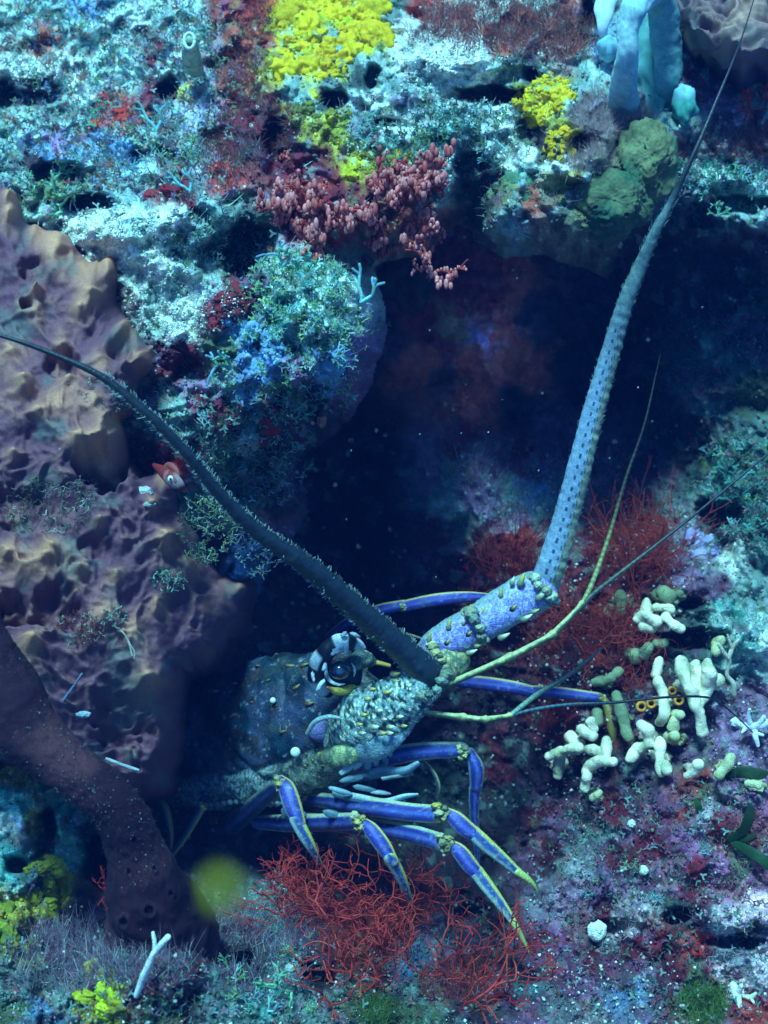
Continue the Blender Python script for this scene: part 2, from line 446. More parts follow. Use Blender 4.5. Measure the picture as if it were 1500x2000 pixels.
PAINT_LEDGE = paint_list('''P,30,60 T,90,20 T,160,60 W,60,130 W,20,160 N,80,85 N,60,110 W,120,150 D,15,190 K,60,190 T,120,210 P,200,120 P,250,140 P,230,40 B,160,20 T,290,30 P,270,90 R,300,90 R,290,160 K,320,180
 T,210,180 P,60,220 T,20,270 r,215,225 r,250,230 r,180,250 r,225,205 P,170,220 W,195,215 B,100,290 B,150,300 B,180,280 M,110,275 K,70,320 K,40,330 T,20,350 G,120,370 G,70,380 T,170,330 B,250,300 T,280,280 P,290,330
 D,170,390 K,320,300 K,360,290 T,260,390 R,330,375 R,300,385 R,355,380 W,160,425 W,200,430 W,240,430 W,310,420 W,330,440 P,270,440 P,120,440 W,230,480 W,260,500 W,290,540 P,310,570 W,330,610 W,370,620 W,390,600 P,300,620 n,270,580 P,420,580
 T,370,450 T,420,420 D,470,450 D,480,490 T,400,500 D,440,500 R,470,580 R,430,610 R,455,600 R,485,575 K,500,545 P,540,530 P,560,570 C,590,540 P,620,560 P,640,600 C,560,620 P,600,640 T,650,650 P,610,590 W,650,580 B,500,660 B,510,700 B,490,740 B,540,690 B,630,715 B,650,700 T,600,690 M,690,690
 m,700,720 G,540,790 K,600,770 K,640,790 m,680,760 M,560,740 B,470,780 T,430,760 R,350,690 R,340,720 R,380,700 K,310,700 G,440,700 T,460,740 T,340,790 M,370,770 R,420,800 R,450,805 R,400,790 R,530,840 R,525,825 K,560,830 P,480,840 T,400,850 n,400,870 T,460,880 G,430,920 M,390,910 K,560,900 m,510,940 T,400,960
 T,480,1000 K,520,980 K,450,1080 M,520,1050 B,500,1090 B,460,1110 r,330,920 R,330,910
 T,340,60 P,360,40 W,280,35 P,330,110 W,350,130 P,350,160 T,400,170 n,410,100 N,440,60 N,470,100 r,470,30 N,430,200 N,470,170 r,500,20 N,520,100 R,510,230 R,450,250 R,430,300 K,470,290 r,440,320 L,410,315 L,400,220 T,390,270
 Y,560,50 Y,620,60 Y,680,40 Y,560,120 Y,620,140 Y,730,70 y,520,150 T,660,90 T,600,200 P,680,190 D,655,190 D,700,140 P,720,130 W,740,200 y,600,240 Y,650,240 y,660,270 T,700,250 n,720,270 W,760,230 D,760,240 T,740,300 y,720,340 Y,700,330 y,770,330 R,600,340 r,610,370 K,540,260 R,560,320 R,640,380 r,640,420 R,700,400 n,780,350 N,800,380
 W,790,60 W,800,100 W,860,90 W,900,80 W,920,110 W,890,140 W,870,180 P,820,160 T,760,160 T,800,170 P,830,200 W,950,150 P,1000,140 D,900,190 D,960,180 D,1000,190 P,880,230 W,960,220 W,980,250 P,940,240 T,860,290 P,890,290 C,880,270 G,840,280 T,920,300 L,790,200 W,760,250
 r,820,20 N,860,40 N,920,50 N,980,40 N,1040,30 r,880,60 N,1100,40 N,1000,90 N,1060,90 N,1120,80 n,1080,110 W,940,10 T,770,20 P,1060,5 T,1140,110 D,1010,130 D,1050,130 W,1060,110
 Y,1020,200 Y,1060,170 Y,1090,170 Y,1040,220 Y,1090,270 y,1080,250 K,1030,250 W,1000,240 K,1040,280 W,1020,300 K,1060,310 B,1180,100 T,1150,160 P,1170,140 T,1130,180 D,1140,50
 n,1150,220 n,1200,210 L,1160,200 n,1230,210 n,1180,240 N,1220,230 T,1280,230 C,1330,170 D,1290,190 T,1260,130 T,1260,100 P,1340,220 T,1350,260 n,1130,290 W,1150,340 G,1110,350 O,1170,330 W,1090,330 K,1130,280 O,1250,300 O,1230,380 O,1160,400 D,1130,380 O,1000,370 T,1040,350 y,1100,345 N,1040,390 T,1010,420 K,960,340 P,930,290
 P,1370,260 P,1375,320 T,1400,350 P,1420,340 T,1340,330 N,1330,300 P,1440,330 n,1400,280 N,1440,290 N,1480,270 r,1490,260 M,1420,220 M,1380,200 T,1460,360 P,1480,370 T,1400,390 T,1440,420 D,1330,410 D,1380,440 K,1450,470 K,1250,450 m,1370,170 M,1400,80 m,1480,120 K,1340,60 n,1480,200 C,1490,210
 K,100,800 K,200,900 K,50,1100 K,300,1100 R,-200,400 T,-200,100 T,-100,-200 P,400,-100 N,900,-100 K,1700,400 T,1700,100 P,1300,-100''')

PAINT_FLOOR = paint_list('''N,880,640 N,920,700 N,950,640 R,900,560 R,850,520 N,960,740 K,860,740 K,1040,620 K,700,700 K,750,900 K,640,1000 G,880,640 M,935,652 N,820,720 R,860,660 N,1010,700 N,900,760 K,1100,500 R,960,560 K,1200,600 K,1150,720 K,1000,800 N,930,780 N,1000,560 R,800,600 K,760,620 R,780,540 R,730,560
 m,850,920 n,920,900 R,900,870 T,880,940 m,960,930 T,1000,960 P,880,1000 M,930,970 T,900,1020 R,840,1060 R,960,1100 r,1000,1080 r,980,1120 R,900,1120 K,760,1060 K,800,1160 R,930,1170 r,1010,1040 R,1020,900 m,1060,880 T,1060,980 M,1000,1010 B,1020,960
 K,1250,760 D,1330,700 T,1400,700 m,1380,740 K,1300,640 K,1420,600 D,1490,600 m,1440,660 D,1300,820 T,1380,800 G,1460,760 K,1340,860 T,1450,850 C,1480,880 G,1400,920 C,1440,960 T,1380,960 P,1290,970 T,1300,1000 m,1260,940 N,1470,930 K,1420,1020 C,1480,980 R,1480,990 C,1460,1040 T,1500,1060
 r,1240,1020 r,1280,1060 r,1220,1080 r,1300,1020 R,1250,1120 R,1180,1120 L,1350,1060 L,1390,1070 L,1370,1050 W,1420,1080 W,1450,1060 M,1340,1110 m,1420,1120 T,1450,1150 m,1380,1160 T,1480,1120 C,1430,1210 P,1420,1230 P,1470,1220 W,1490,1240 C,1460,1260 D,1370,1200 T,1400,1250 P,1490,1280 D,1340,1260 r,1200,1240 R,1220,1280 r,1160,1250 R,1060,1200 R,1100,1280 K,1120,1320 R,1140,1340 R,1050,1300 N,1080,1250
 R,1040,1400 R,1100,1400 K,1000,1380 r,1090,1390 K,1020,1460 K,1060,1540 m,1050,1560 R,980,1480 R,1140,1440 K,1200,1380 m,1250,1400 N,1200,1420 K,1300,1420 m,1350,1450 M,1400,1420 m,1450,1350 T,1450,1300 M,1480,1500 m,1440,1520 N,1360,1540 D,1230,1530 K,1150,1520 m,1260,1570 m,1320,1590 R,1200,1580 T,1190,1620 M,1100,1620 T,1110,1660 L,1110,1720 P,1110,1700 R,1060,1590 R,1090,1650 m,1050,1680 K,1020,1600
 T,1150,1640 R,1220,1690 m,1200,1640 R,1270,1650 m,1320,1640 N,1340,1600 P,1380,1590 G,1370,1570 T,1380,1640 M,1340,1660 R,1400,1640 R,1430,1620 G,1450,1680 m,1480,1700 R,1360,1720 M,1300,1720 m,1260,1740 P,1260,1760 W,1240,1800 P,1220,1790 T,1200,1830 M,1180,1740 R,1200,1780 n,1150,1780 L,1070,1790 M,1080,1810 m,1040,1850 K,1180,1800 D,1330,1760 K,1350,1790 n,1300,1710 M,1410,1720 n,1420,1740 W,1460,1770 W,1440,1790 W,1490,1760 P,1420,1800 P,1390,1840 D,1450,1830 T,1470,1850 P,1490,1870
 R,1310,1850 r,1350,1860 N,1330,1840 R,1250,1860 R,1160,1860 m,1200,1880 M,1130,1920 m,1230,1920 L,1240,1930 B,1230,1940 R,1280,1940 R,1310,1930 R,1380,1900 m,1100,1900 T,1090,1980 P,1140,1990 n,1120,1970 G,1360,1920 G,1390,1960 G,1340,1960 C,1040,1950 N,1470,1980 R,1440,1960 W,1440,1940 T,1420,1880 K,1030,1900
 K,900,1400 K,700,1600 D,900,1500 K,550,1700 K,900,1700 D,850,1540 K,400,1600 D,1000,1560 K,950,1620 K,960,1780
 R,560,1720 N,600,1760 T,520,1760 T,560,1800 R,680,1780 r,720,1820 R,650,1860 N,780,1800 m,600,1830 G,700,1880 T,640,1960 C,520,1960 C,540,1920 P,570,1890 D,480,1880 T,560,1960 R,500,1830 B,560,1850 m,450,1880 K,620,1900 R,760,1900 G,760,1980 O,740,1960 T,820,1940 B,810,1880 m,860,1900 K,900,1960 m,980,1970 M,1050,1980 T,450,1960 T,420,1920 G,800,1990
 C,30,1540 C,20,1580 y,30,1520 y,40,1590 W,10,1600 C,120,1620 C,140,1590 C,130,1650 D,80,1600 D,90,1660 C,20,1680 D,60,1700 D,180,1620 K,190,1700 Y,90,1690 Y,110,1740 y,60,1750 y,20,1790 G,10,1830 y,30,1860 T,40,1900 K,170,1790 m,120,1830 m,180,1840 R,140,1860 M,160,1880 D,60,1930 T,30,1960 G,20,1990 n,90,1960 B,80,1980 P,100,1950 y,200,1890 Y,210,1950 Y,230,1940 y,170,1940 T,240,1900 N,300,1900 m,330,1920 K,350,1960 R,280,1960 m,260,1850 R,380,1900 G,310,1980 R,200,1870 K,240,1820 K,380,1860 m,350,1850
 K,100,800 K,300,1200 K,-200,1200 C,-200,1600 T,-200,1900 T,300,2200 m,800,2200 m,1300,2200 m,1700,1700 T,1700,1200 K,1700,800''')


def paint(lst, X, Y, seed):
    P = np.array([(a, b) for a, b, _ in lst], np.float32); Cc = np.array([PAL[c] for _, _, c in lst], np.float32)
    wx = X + (fb(X, Y, 70, 3, seed) - .5) * 75 + (fb(X, Y, 15, 2, seed + 5) - .5) * 22
    wy = Y + (fb(X, Y, 70, 3, seed + 20) - .5) * 75 + (fb(X, Y, 15, 2, seed + 25) - .5) * 22
    out = np.zeros(X.shape + (3,), np.float32); fx = wx.ravel().astype(np.float32); fy = wy.ravel().astype(np.float32); o = out.reshape(-1, 3)
    for i in range(0, len(fx), 30000):
        d = (fx[i:i + 30000, None] - P[None, :, 0]) ** 2 + (fy[i:i + 30000, None] - P[None, :, 1]) ** 2 + 60.0
        w = 1.0 / d ** 3
        o[i:i + 30000] = (w @ Cc) / w.sum(1, keepdims=True)
    # crust mottling: cells of other growth, paler crumbs, dark pits between them
    f1, f2, cid = worley(X + (fb(X, Y, 12, 2, seed + 40) - .5) * 14, Y + (fb(X, Y, 12, 2, seed + 44) - .5) * 14, 17.0, seed + 50)
    br = 0.70 + 0.62 * cid
    out = out * br[..., None]
    other = np.array([PAL[c] for c in 'TmKTGMRD'], np.float32)
    pick = other[(cid * 7919 % 1 * len(other)).astype(int) % len(other)]
    cave = sstep(620, 700, X) * (1 - sstep(1200, 1300, X)) * sstep(470, 540, Y) * (1 - sstep(820, 900, Y))
    out = mix(out, pick, 0.5 * (np.mod(cid * 53, 1) > 0.7) * (1 - .9 * cave))
    f1, f2, cid = worley(X, Y, 7.5, seed + 60)
    lum = out.mean(-1)
    out = mix(out, np.array((.55, .60, .55)), 0.75 * (cid > 0.985 - 0.17 * np.clip(lum * 1.6 - .25, 0, 1)) * (f1 < 0.45) * (1 - cave))
    out = out * (0.84 + 0.32 * np.mod(cid * 31, 1))[..., None]
    return np.clip(out, 0.004, 0.9)


def axis_steps(lo, hi, inner_lo, inner_hi, fine, rough):
    return np.r_[np.arange(lo, inner_lo, rough), np.arange(inner_lo, inner_hi, fine), np.arange(inner_hi, hi + 1, rough)]


def crust(X, Y, seed):
    """Relief of encrusted rock in metres, positive towards the viewer."""
    wx = X + (fb(X, Y, 90, 3, seed + 3) - .5) * 70; wy = Y + (fb(X, Y, 90, 3, seed + 9) - .5) * 70
    r = (fb(wx, wy, 190, 3, seed) - .5) * 0.060
    b = 1 - np.abs(2 * fb(wx, wy, 75, 3, seed + 11) - 1)
    r = r + (b - .6) * 0.028
    f1, f2, cid = worley(wx, wy, 42, seed + 21)
    r = r + (0.45 - f1) * 0.019 * (0.4 + cid)
    f1, f2, cid = worley(X + (wx - X) * .4, Y + (wy - Y) * .4, 17, seed + 23)
    r = r + (0.45 - f1) * 0.009 * (0.2 + 1.2 * cid)
    r = r + (fb(X, Y, 14, 3, seed + 31) - .5) * 0.0075
    return r


GX = axis_steps(-330, 1830, -15, 1515, 3.0, 15.0)
GY = axis_steps(-330, 2330, -15, 2015, 3.0, 15.0)
X, Y = np.meshgrid(GX, GY)
nyv, nxv = X.shape

amp_b = coarse(RBF([(900, 700, .8), (1400, 700, .9), (1400, 1400, .75), (1300, 1800, .6), (600, 1900, .6), (100, 1900, .7), (700, 1400, .5), (0, 400, 1), (900, 0, 1), (80, 1600, .8)]), X, Y)
DB = coarse(BACK, X, Y) - crust(X, Y, 300) * amp_b
sdL = coarse(lambda a, b: poly_sd(LEDGE_POLY, a, b), X, Y, 10) + (fb(X, Y, 90, 4, 77) - .5) * 60
s_ = np.clip(sdL / 75.0, 0, 1)
DL = coarse(LEDGE, X, Y) - crust(X, Y, 500) * 0.95 + 0.085 * (1 - np.sqrt(np.clip(1 - (1 - s_) ** 2, 0, 1))) + np.clip(-sdL, 0, 60) * 0.0035


def dents(D, lst):
    for x, y, rx, ry, dep in lst:
        q = np.sqrt(((X - x) / rx) ** 2 + ((Y - y) / ry) ** 2) + (fb(X, Y, 30, 2, 99) - .5) * .7
        D += dep * (1 - sstep(0.5, 1.1, q))


# hollows and lips of the ledge (centre, half sizes, metres deeper; negative stands proud)
dents(DL, [(960, 185, 90, 20, .07), (1000, 150, 70, 20, .02), (900, 120, 95, 38, -.028), (655, 195, 30, 22, .05), (725, 150, 20, 30, .05), (760, 240, 40, 12, .04), (330, 170, 24, 34, .06), (300, 310, 60, 30, .02),
           (170, 395, 70, 18, .05), (120, 340, 70, 25, .03), (480, 480, 60, 60, .055), (540, 290, 30, 70, .045), (920, 320, 40, 25, .03), (1035, 260, 35, 40, .04), (1130, 285, 18, 28, .05), (1150, 60, 22, 60, .045),
           (70, 95, 60, 30, .015), (60, 190, 50, 18, .03), (10, 190, 25, 40, .05), (60, 140, 80, 22, -.015), (250, 440, 150, 40, -.015), (600, 780, 60, 40, .03), (490, 930, 60, 60, .03), (1290, 200, 40, 18, .04),
           (1440, 400, 80, 20, .03), (1340, 420, 50, 30, .04), (380, 720, 40, 40, .02), (1150, 130, 40, 20, .02), (430, 280, 40, 40, .03)])
dents(DB, [(1410, 1010, 60, 40, .05), (1360, 1250, 80, 25, .035), (1340, 1180, 60, 16, .02), (80, 1630, 40, 50, .035), (190, 1690, 30, 70, .05), (1460, 1240, 90, 40, -.02), (1440, 1790, 80, 28, -.02), (1440, 1840, 80, 16, .025),
           (1330, 1790, 40, 20, .025), (1190, 1810, 40, 16, .02), (1250, 1790, 40, 25, -.012), (1060, 1660, 40, 60, .02), (920, 1800, 60, 60, .04), (480, 1875, 26, 20, .03), (620, 1910, 40, 30, .02), (30, 1690, 26, 26, .03), (880, 1000, 40, 20, -.02)])

COLB = paint(PAINT_FLOOR, X, Y, 810) * (coarse(RBF([(1400, 1000, .48), (1400, 1200, .75), (1450, 1230, .95), (1300, 1450, .62), (1250, 1700, .58), (1450, 1780, .95), (1250, 1950, .55), (600, 1900, .48), (100, 1950, .52), (60, 1560, 1.1), (900, 1500, .6), (900, 950, 1.0), (900, 650, 2.6), (900, 560, 2.2), (1020, 680, 2.2), (1400, 700, .40), (1300, 800, .45), (300, 1800, .65)]), X, Y))[..., None]  # crevice wall colour lifted to offset the dim light there
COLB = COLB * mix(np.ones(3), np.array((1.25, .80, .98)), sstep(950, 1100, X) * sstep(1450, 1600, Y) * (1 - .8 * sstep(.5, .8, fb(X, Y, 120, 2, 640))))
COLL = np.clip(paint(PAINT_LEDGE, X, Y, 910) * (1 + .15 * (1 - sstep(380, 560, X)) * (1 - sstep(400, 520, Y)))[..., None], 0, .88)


def grid_part(D, keep, C):
    V = PW(X, Y, D).reshape(-1, 3)
    q = keep[:-1, :-1] & keep[1:, :-1] & keep[:-1, 1:] & keep[1:, 1:]
    iy, ix = np.nonzero(q)
    a = iy * nxv + ix
    F = np.stack([a, a + nxv, a + nxv + 1, a + 1], -1)
    used = np.unique(F); remap = np.full(nxv * nyv, -1); remap[used] = np.arange(len(used))
    return V[used], remap[F], C.reshape(-1, 3)[used]


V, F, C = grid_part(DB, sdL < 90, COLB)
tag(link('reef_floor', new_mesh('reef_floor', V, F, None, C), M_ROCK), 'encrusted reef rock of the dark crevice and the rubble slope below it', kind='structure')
V, F, C = grid_part(DL, sdL > -32, COLL)
tag(link('reef_ledge', new_mesh('reef_ledge', V, F, None, C), M_ROCK), 'pale encrusted reef ledge overhanging the dark crevice', kind='structure')

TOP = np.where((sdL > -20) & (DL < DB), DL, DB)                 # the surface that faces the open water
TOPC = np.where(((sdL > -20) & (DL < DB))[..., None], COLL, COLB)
PG = PW(X, Y, TOP)
gu = np.gradient(PG, axis=1); gv = np.gradient(PG, axis=0)
NG = np.cross(gv, gu); NG /= np.linalg.norm(NG, axis=-1, keepdims=True) + 1e-12
NG = np.where((NG @ -VIEW)[..., None] < 0, -NG, NG)


def look(px, py, A=None):
    """Read a surface array at photo pixels (nearest)."""
    A = TOP if A is None else A
    ix = np.clip(np.searchsorted(GX, px), 0, nxv - 1); iy = np.clip(np.searchsorted(GY, py), 0, nyv - 1)
    return A[iy, ix]


def sd_(px, py): return float(look(px, py))


def floor_d(px, py): return float(look(px, py, DB))
# ------------------------------------------------------------------ sponges
LAST = {}


def on_sponge(px, py):
    gx, gy, D = LAST['barrel_sponge']
    return float(D[np.clip(np.searchsorted(gy, py), 0, len(gy) - 1), np.clip(np.searchsorted(gx, px), 0, len(gx) - 1)])


def sponge_patch(name, label, cat, poly, base, bumps, ridges, tip, valley, seed, step=3.0, warp=26, lean=0.35, edge=55, curl=0.06, mat=None, pits=()):
    p = np.array(poly)
    gx = np.arange(p[:, 0].min() - 40, p[:, 0].max() + 41, step); gy = np.arange(p[:, 1].min() - 40, p[:, 1].max() + 41, step)
    A, B = np.meshgrid(gx, gy)
    sd = coarse(lambda a, b: poly_sd(poly, a, b), A, B, 8) + (fb(A, B, 60, 3, seed) - .5) * warp
    wx = A + (fb(A, B, 80, 2, seed + 1) - .5) * 60; wy = B + (fb(A, B, 80, 2, seed + 2) - .5) * 60
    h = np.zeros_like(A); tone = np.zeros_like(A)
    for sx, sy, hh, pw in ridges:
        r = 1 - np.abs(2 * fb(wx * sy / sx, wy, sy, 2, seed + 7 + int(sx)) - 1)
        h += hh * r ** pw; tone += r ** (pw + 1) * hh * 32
    for bx, by, br, hh in bumps:
        ex = A - bx; ey = B - by
        ang = np.hypot(ex * 1.1, ey * np.where(ey < 0, 1.2, 0.9)) / br
        k = np.exp(-ang ** 1.5 * 0.9)
        h += .72 * hh * 1e-3 * k; tone += k * (0.5 + hh / 40)
    h += (fb(A, B, 26, 4, seed + 17, .5) - .5) * 0.0055
    for bx, by, br, hh in pits:
        h -= hh * 1e-3 * (1 - sstep(.5, 1.1, np.hypot(A - bx, B - by) / br + (fb(A, B, 20, 2, seed + 5) - .5) * .6))
    s = np.clip(sd / edge, 0, 1)
    D = base(A, B) - h * (0.25 + .75 * s) + curl * (1 - np.sqrt(np.clip(1 - (1 - s) ** 2, 0, 1))) + np.clip(-sd, 0, 30) * .004
    V = PW(A, B, D) + UPI * (h * lean)[..., None]
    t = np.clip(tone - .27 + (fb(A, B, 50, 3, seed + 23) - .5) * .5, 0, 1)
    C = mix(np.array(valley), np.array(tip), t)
    gt = sstep(.55, .8, fb(A, B, 45, 3, seed + 31)); C = mix(C, np.array((.10, .15, .13)), gt * .45)
    LAST[name] = (gx, gy, D)
    keep = sd > -22
    q = keep[:-1, :-1] & keep[1:, :-1] & keep[:-1, 1:] & keep[1:, 1:]
    iy, ix = np.nonzero(q); n = A.shape[1]; a = iy * n + ix
    F = np.stack([a, a + n, a + n + 1, a + 1], -1)
    used = np.unique(F); rm = np.full(A.size, -1); rm[used] = np.arange(len(used))
    Vu = V.reshape(-1, 3)[used]; b = Vu.mean(0)
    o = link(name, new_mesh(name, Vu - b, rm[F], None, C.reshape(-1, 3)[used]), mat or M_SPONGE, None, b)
    return tag(o, label, cat)


SP_POLY = [(-350, 330), (-100, 350), (0, 372), (30, 385), (50, 440), (85, 470), (125, 480), (175, 525), (225, 525), (235, 600), (255, 660), (305, 690), (312, 740), (280, 760), (275, 800), (240, 850), (245, 905), (300, 935), (340, 960),
           (350, 1010), (395, 1080), (430, 1140), (482, 1155), (472, 1230), (425, 1300), (365, 1330), (352, 1420), (355, 1480), (325, 1560), (250, 1580), (150, 1560), (0, 1500), (-350, 1500)]
SP_BASE = RBF([(0, 400, .80), (100, 500, .79), (200, 560, .785), (100, 650, .765), (280, 700, .765), (50, 800, .735), (200, 860, .725), (100, 1000, .735), (300, 1000, .745), (50, 1150, .725), (250, 1150, .73), (430, 1180, .80),
               (100, 1300, .725), (280, 1330, .735), (330, 1480, .76), (200, 1500, .76), (0, 1450, .74), (-300, 400, .84), (-300, 900, .76), (-300, 1400, .76)])
SP_BUMPS = [(20, 405, 20, 26), (18, 440, 18, 22), (110, 495, 34, 20), (68, 465, 16, 14), (165, 535, 30, 13), (210, 530, 18, 16), (175, 590, 24, 14), (70, 590, 13, 30), (62, 625, 22, 16), (38, 608, 12, 14), (155, 620, 12, 12), (240, 655, 18, 16),
            (305, 690, 11, 20), (275, 715, 20, 14), (140, 755, 18, 14), (45, 765, 17, 24), (75, 820, 14, 15), (110, 800, 26, 10), (180, 800, 20, 14), (150, 880, 20, 26), (225, 845, 24, 26), (190, 880, 34, 12), (25, 900, 13, 16), (195, 720, 22, 10),
            (318, 950, 15, 24), (300, 1000, 14, 14), (195, 1040, 13, 18), (100, 1090, 26, 18), (60, 1120, 26, 12), (155, 1130, 15, 22), (228, 1140, 18, 15), (325, 1065, 22, 15), (375, 1120, 18, 10), (62, 1275, 26, 26), (288, 1350, 26, 22),
            (15, 1100, 18, 14), (310, 1200, 18, 11), (470, 1160, 12, 12), (200, 1210, 28, 8), (20, 700, 20, 14), (120, 690, 18, 11), (-60, 700, 24, 20), (-100, 900, 26, 20), (-150, 500, 26, 20), (-120, 1150, 26, 20), (260, 1250, 24, 8)]
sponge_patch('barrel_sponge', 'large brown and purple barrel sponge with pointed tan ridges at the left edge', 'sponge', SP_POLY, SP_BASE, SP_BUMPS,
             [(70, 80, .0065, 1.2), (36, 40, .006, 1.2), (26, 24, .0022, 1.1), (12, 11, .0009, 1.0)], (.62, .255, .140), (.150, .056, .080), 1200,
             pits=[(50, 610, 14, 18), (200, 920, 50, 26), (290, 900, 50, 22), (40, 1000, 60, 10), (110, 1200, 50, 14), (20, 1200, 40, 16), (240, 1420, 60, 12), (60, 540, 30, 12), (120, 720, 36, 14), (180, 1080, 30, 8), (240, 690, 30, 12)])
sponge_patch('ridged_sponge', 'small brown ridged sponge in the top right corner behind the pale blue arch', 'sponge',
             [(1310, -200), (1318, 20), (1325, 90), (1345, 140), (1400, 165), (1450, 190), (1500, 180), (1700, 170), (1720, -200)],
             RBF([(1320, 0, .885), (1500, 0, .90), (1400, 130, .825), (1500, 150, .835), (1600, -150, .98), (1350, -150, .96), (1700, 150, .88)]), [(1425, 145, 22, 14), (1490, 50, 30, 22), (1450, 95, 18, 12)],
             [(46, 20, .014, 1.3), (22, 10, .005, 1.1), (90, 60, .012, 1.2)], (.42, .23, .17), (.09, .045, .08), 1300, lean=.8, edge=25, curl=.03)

# the front rope of purple tube sponge
tb = empty('tube_sponge', PW(300, 1850, .68), 'dark purple rope sponge arching across the lower left corner', 'sponge')
mb = MB()
TUBE_PATH = [(-330, 960, .70, 92), (-180, 1150, .655, 94), (-62, 1285, .63, 92), (-2, 1352, .624, 80), (50, 1425, .622, 64), (105, 1474, .622, 56), (168, 1524, .624, 52), (230, 1582, .632, 51), (265, 1660, .645, 56), (285, 1735, .66, 74), (300, 1800, .68, 98), (315, 1862, .70, 118), (325, 1945, .73, 132)]


def tube_disp(t, th, P):
    d = 1 + (n3(P * 28, 5) - .5) * .20 + (n3(P * 75, 6) - .5) * .14 + (n3(P * 260, 8) - .5) * .06 + (n3(P * 700, 11) - .5) * .035
    for (px, py, rr) in ((243, 1798, 8), (291, 1775, 8.5), (252, 1704, 4), (302, 1697, 4.5), (262, 1640, 4), (330, 1742, 4)):
        q = PW(px, py, .6); o = P - 0.0
        ray = q / np.linalg.norm(q)
        dist = np.linalg.norm(o - (o @ ray)[..., None] * ray, axis=-1)
        front = np.cos(th) > -.1
        d = d - np.where(front, .42 * (1 - sstep(.45, 1.0, dist / (rr * K * .63))), 0) + np.where(front, .05 * np.exp(-((dist / (rr * K * .63) - 1.25) / .3) ** 2), 0)
    return d


s = spline(TUBE_PATH, 330)
tube(mb, PW(s[:, 0], s[:, 1], s[:, 2]), s[:, 3] * K * s[:, 2], 170, col=lambda t, th, P: mix(np.array((.028, .009, .018)), np.array((.082, .028, .034)), sstep(.35, .7, n3(P * 45, 9) * .7 + n3(P * 160, 10) * .3)), cap=3, disp=tube_disp)
mb.build('body', M_TUBE, tb)
mb = MB()                                                     # pale specks of sand lying on it
for i in range(420):
    k = RNG.integers(110, 320); a = RNG.normal(0.2, .7)
    c = PW(s[k, 0], s[k, 1], s[k, 2]); T = PW(s[k + 1, 0], s[k + 1, 1], s[k + 1, 2]) - c; T /= np.linalg.norm(T)
    Nn = -VIEW - T * (T @ -VIEW); Nn /= np.linalg.norm(Nn); Bn = np.cross(Nn, T)
    p = c + (Nn * math.cos(a) + Bn * math.sin(a)) * s[k, 3] * K * s[k, 2] * 1.01
    r = RNG.uniform(.10, .38) * .001
    blob(mb, p, (r, r * RNG.uniform(.6, 2), r), np.array((.20, .25, .28)) * RNG.uniform(.4, 1.1), nu=6, nv=4)
tag(mb.build('sand_speck', M_CRUMB, tb), kind='stuff')


hb_ = np.random.default_rng(9); mb = MB()                     # short felt on its skin
for i in range(2600):
    k = int(hb_.integers(90, 322)); a = hb_.uniform(-1.7, 1.7)
    c = PW(s[k, 0], s[k, 1], s[k, 2]); T = PW(s[k + 1, 0], s[k + 1, 1], s[k + 1, 2]) - c; T /= np.linalg.norm(T)
    Nn = -VIEW - T * (T @ -VIEW); Nn /= np.linalg.norm(Nn); Bn = np.cross(Nn, T); dv = Nn * math.cos(a) + Bn * math.sin(a)
    p = c + dv * s[k, 3] * K * s[k, 2] * .96; l = hb_.uniform(.0006, .0016)
    q = p + (dv + hb_.normal(0, .5, 3)) * l * 2
    e = np.cross(dv, T) * .00012
    mb.add([p - e, p + e, q, p + T * .0002], None, [[0, 1, 2], [1, 3, 2], [3, 0, 2]], np.array((.10, .05, .06)) * hb_.uniform(.4, 1.5))
tag(mb.build('felt', M_TURF, tb), kind='stuff')

# pale blue arch
ar = empty('arch_sponge', PW(1225, 195, .80), 'pale blue arch shaped sponge standing at the top edge right of centre', 'sponge')
mb = MB()
bl = lambda t, th, P: mix(np.array((.28, .46, .50)), np.array((.42, .60, .60)), n3(P * 130, 3)) * (.62 + .4 * n3(P * 1400, 4) + .42 * n3(P * 320, 6))[..., None]
ptube(mb, [(1212, 235, .86, 44), (1216, 185, .812, 33), (1220, 145, .785, 27), (1225, 105, .77, 21), (1227, 55, .765, 23), (1241, 10, .765, 28), (1270, -25, .785, 32), (1300, -40, .82, 26)], 90, 48, col=bl, disp=lambda t, th, P: 1 + (n3(P * 60, 21) - .5) * .34 + (n3(P * 170, 22) - .5) * .2 + (n3(P * 480, 23) - .5) * .12, flat=.8)
mb.build('front_limb', M_BLUE, ar)
mb = MB()
ptube(mb, [(1286, -30, .80, 24), (1292, 25, .822, 30), (1300, 80, .832, 30), (1306, 122, .838, 28), (1303, 165, .842, 25), (1292, 210, .86, 18)], 80, 44, col=lambda t, th, P: bl(t, th, P) * np.array((.40, .54, .54)), disp=lambda t, th, P: 1 + (n3(P * 60, 31) - .5) * .36 + (n3(P * 190, 32) - .5) * .22 + (n3(P * 480, 33) - .5) * .12, flat=.7)  # front limb's colour darkened here to paint the rear limb's shade
mb.build('rear_limb', M_BLUE, ar, None)
mb = MB()
pblob(mb, 1276, 95, .850, 46, 120, 26, lambda D, V: np.array((.11, .30, .29)) * (.5 + .9 * n3(V * 260, 5))[..., None], nu=60, nv=44, noise=.22, freq=3.2, seed=12)  # same sponge painted darker to read as shade inside the arch
mb.build('inner_web', M_BLUE, ar)
mb = MB()
ptube(mb, [(1190, -40, .86, 26), (1182, 10, .84, 21), (1178, 50, .835, 12), (1178, 82, .84, 5)], 40, 24, col=lambda t, th, P: np.array((.50, .60, .68)) * (.8 + .4 * n3(P * 400, 3))[..., None], flat=.5, disp=lambda t, th, P: 1 + (n3(P * 110, 41) - .5) * .4)
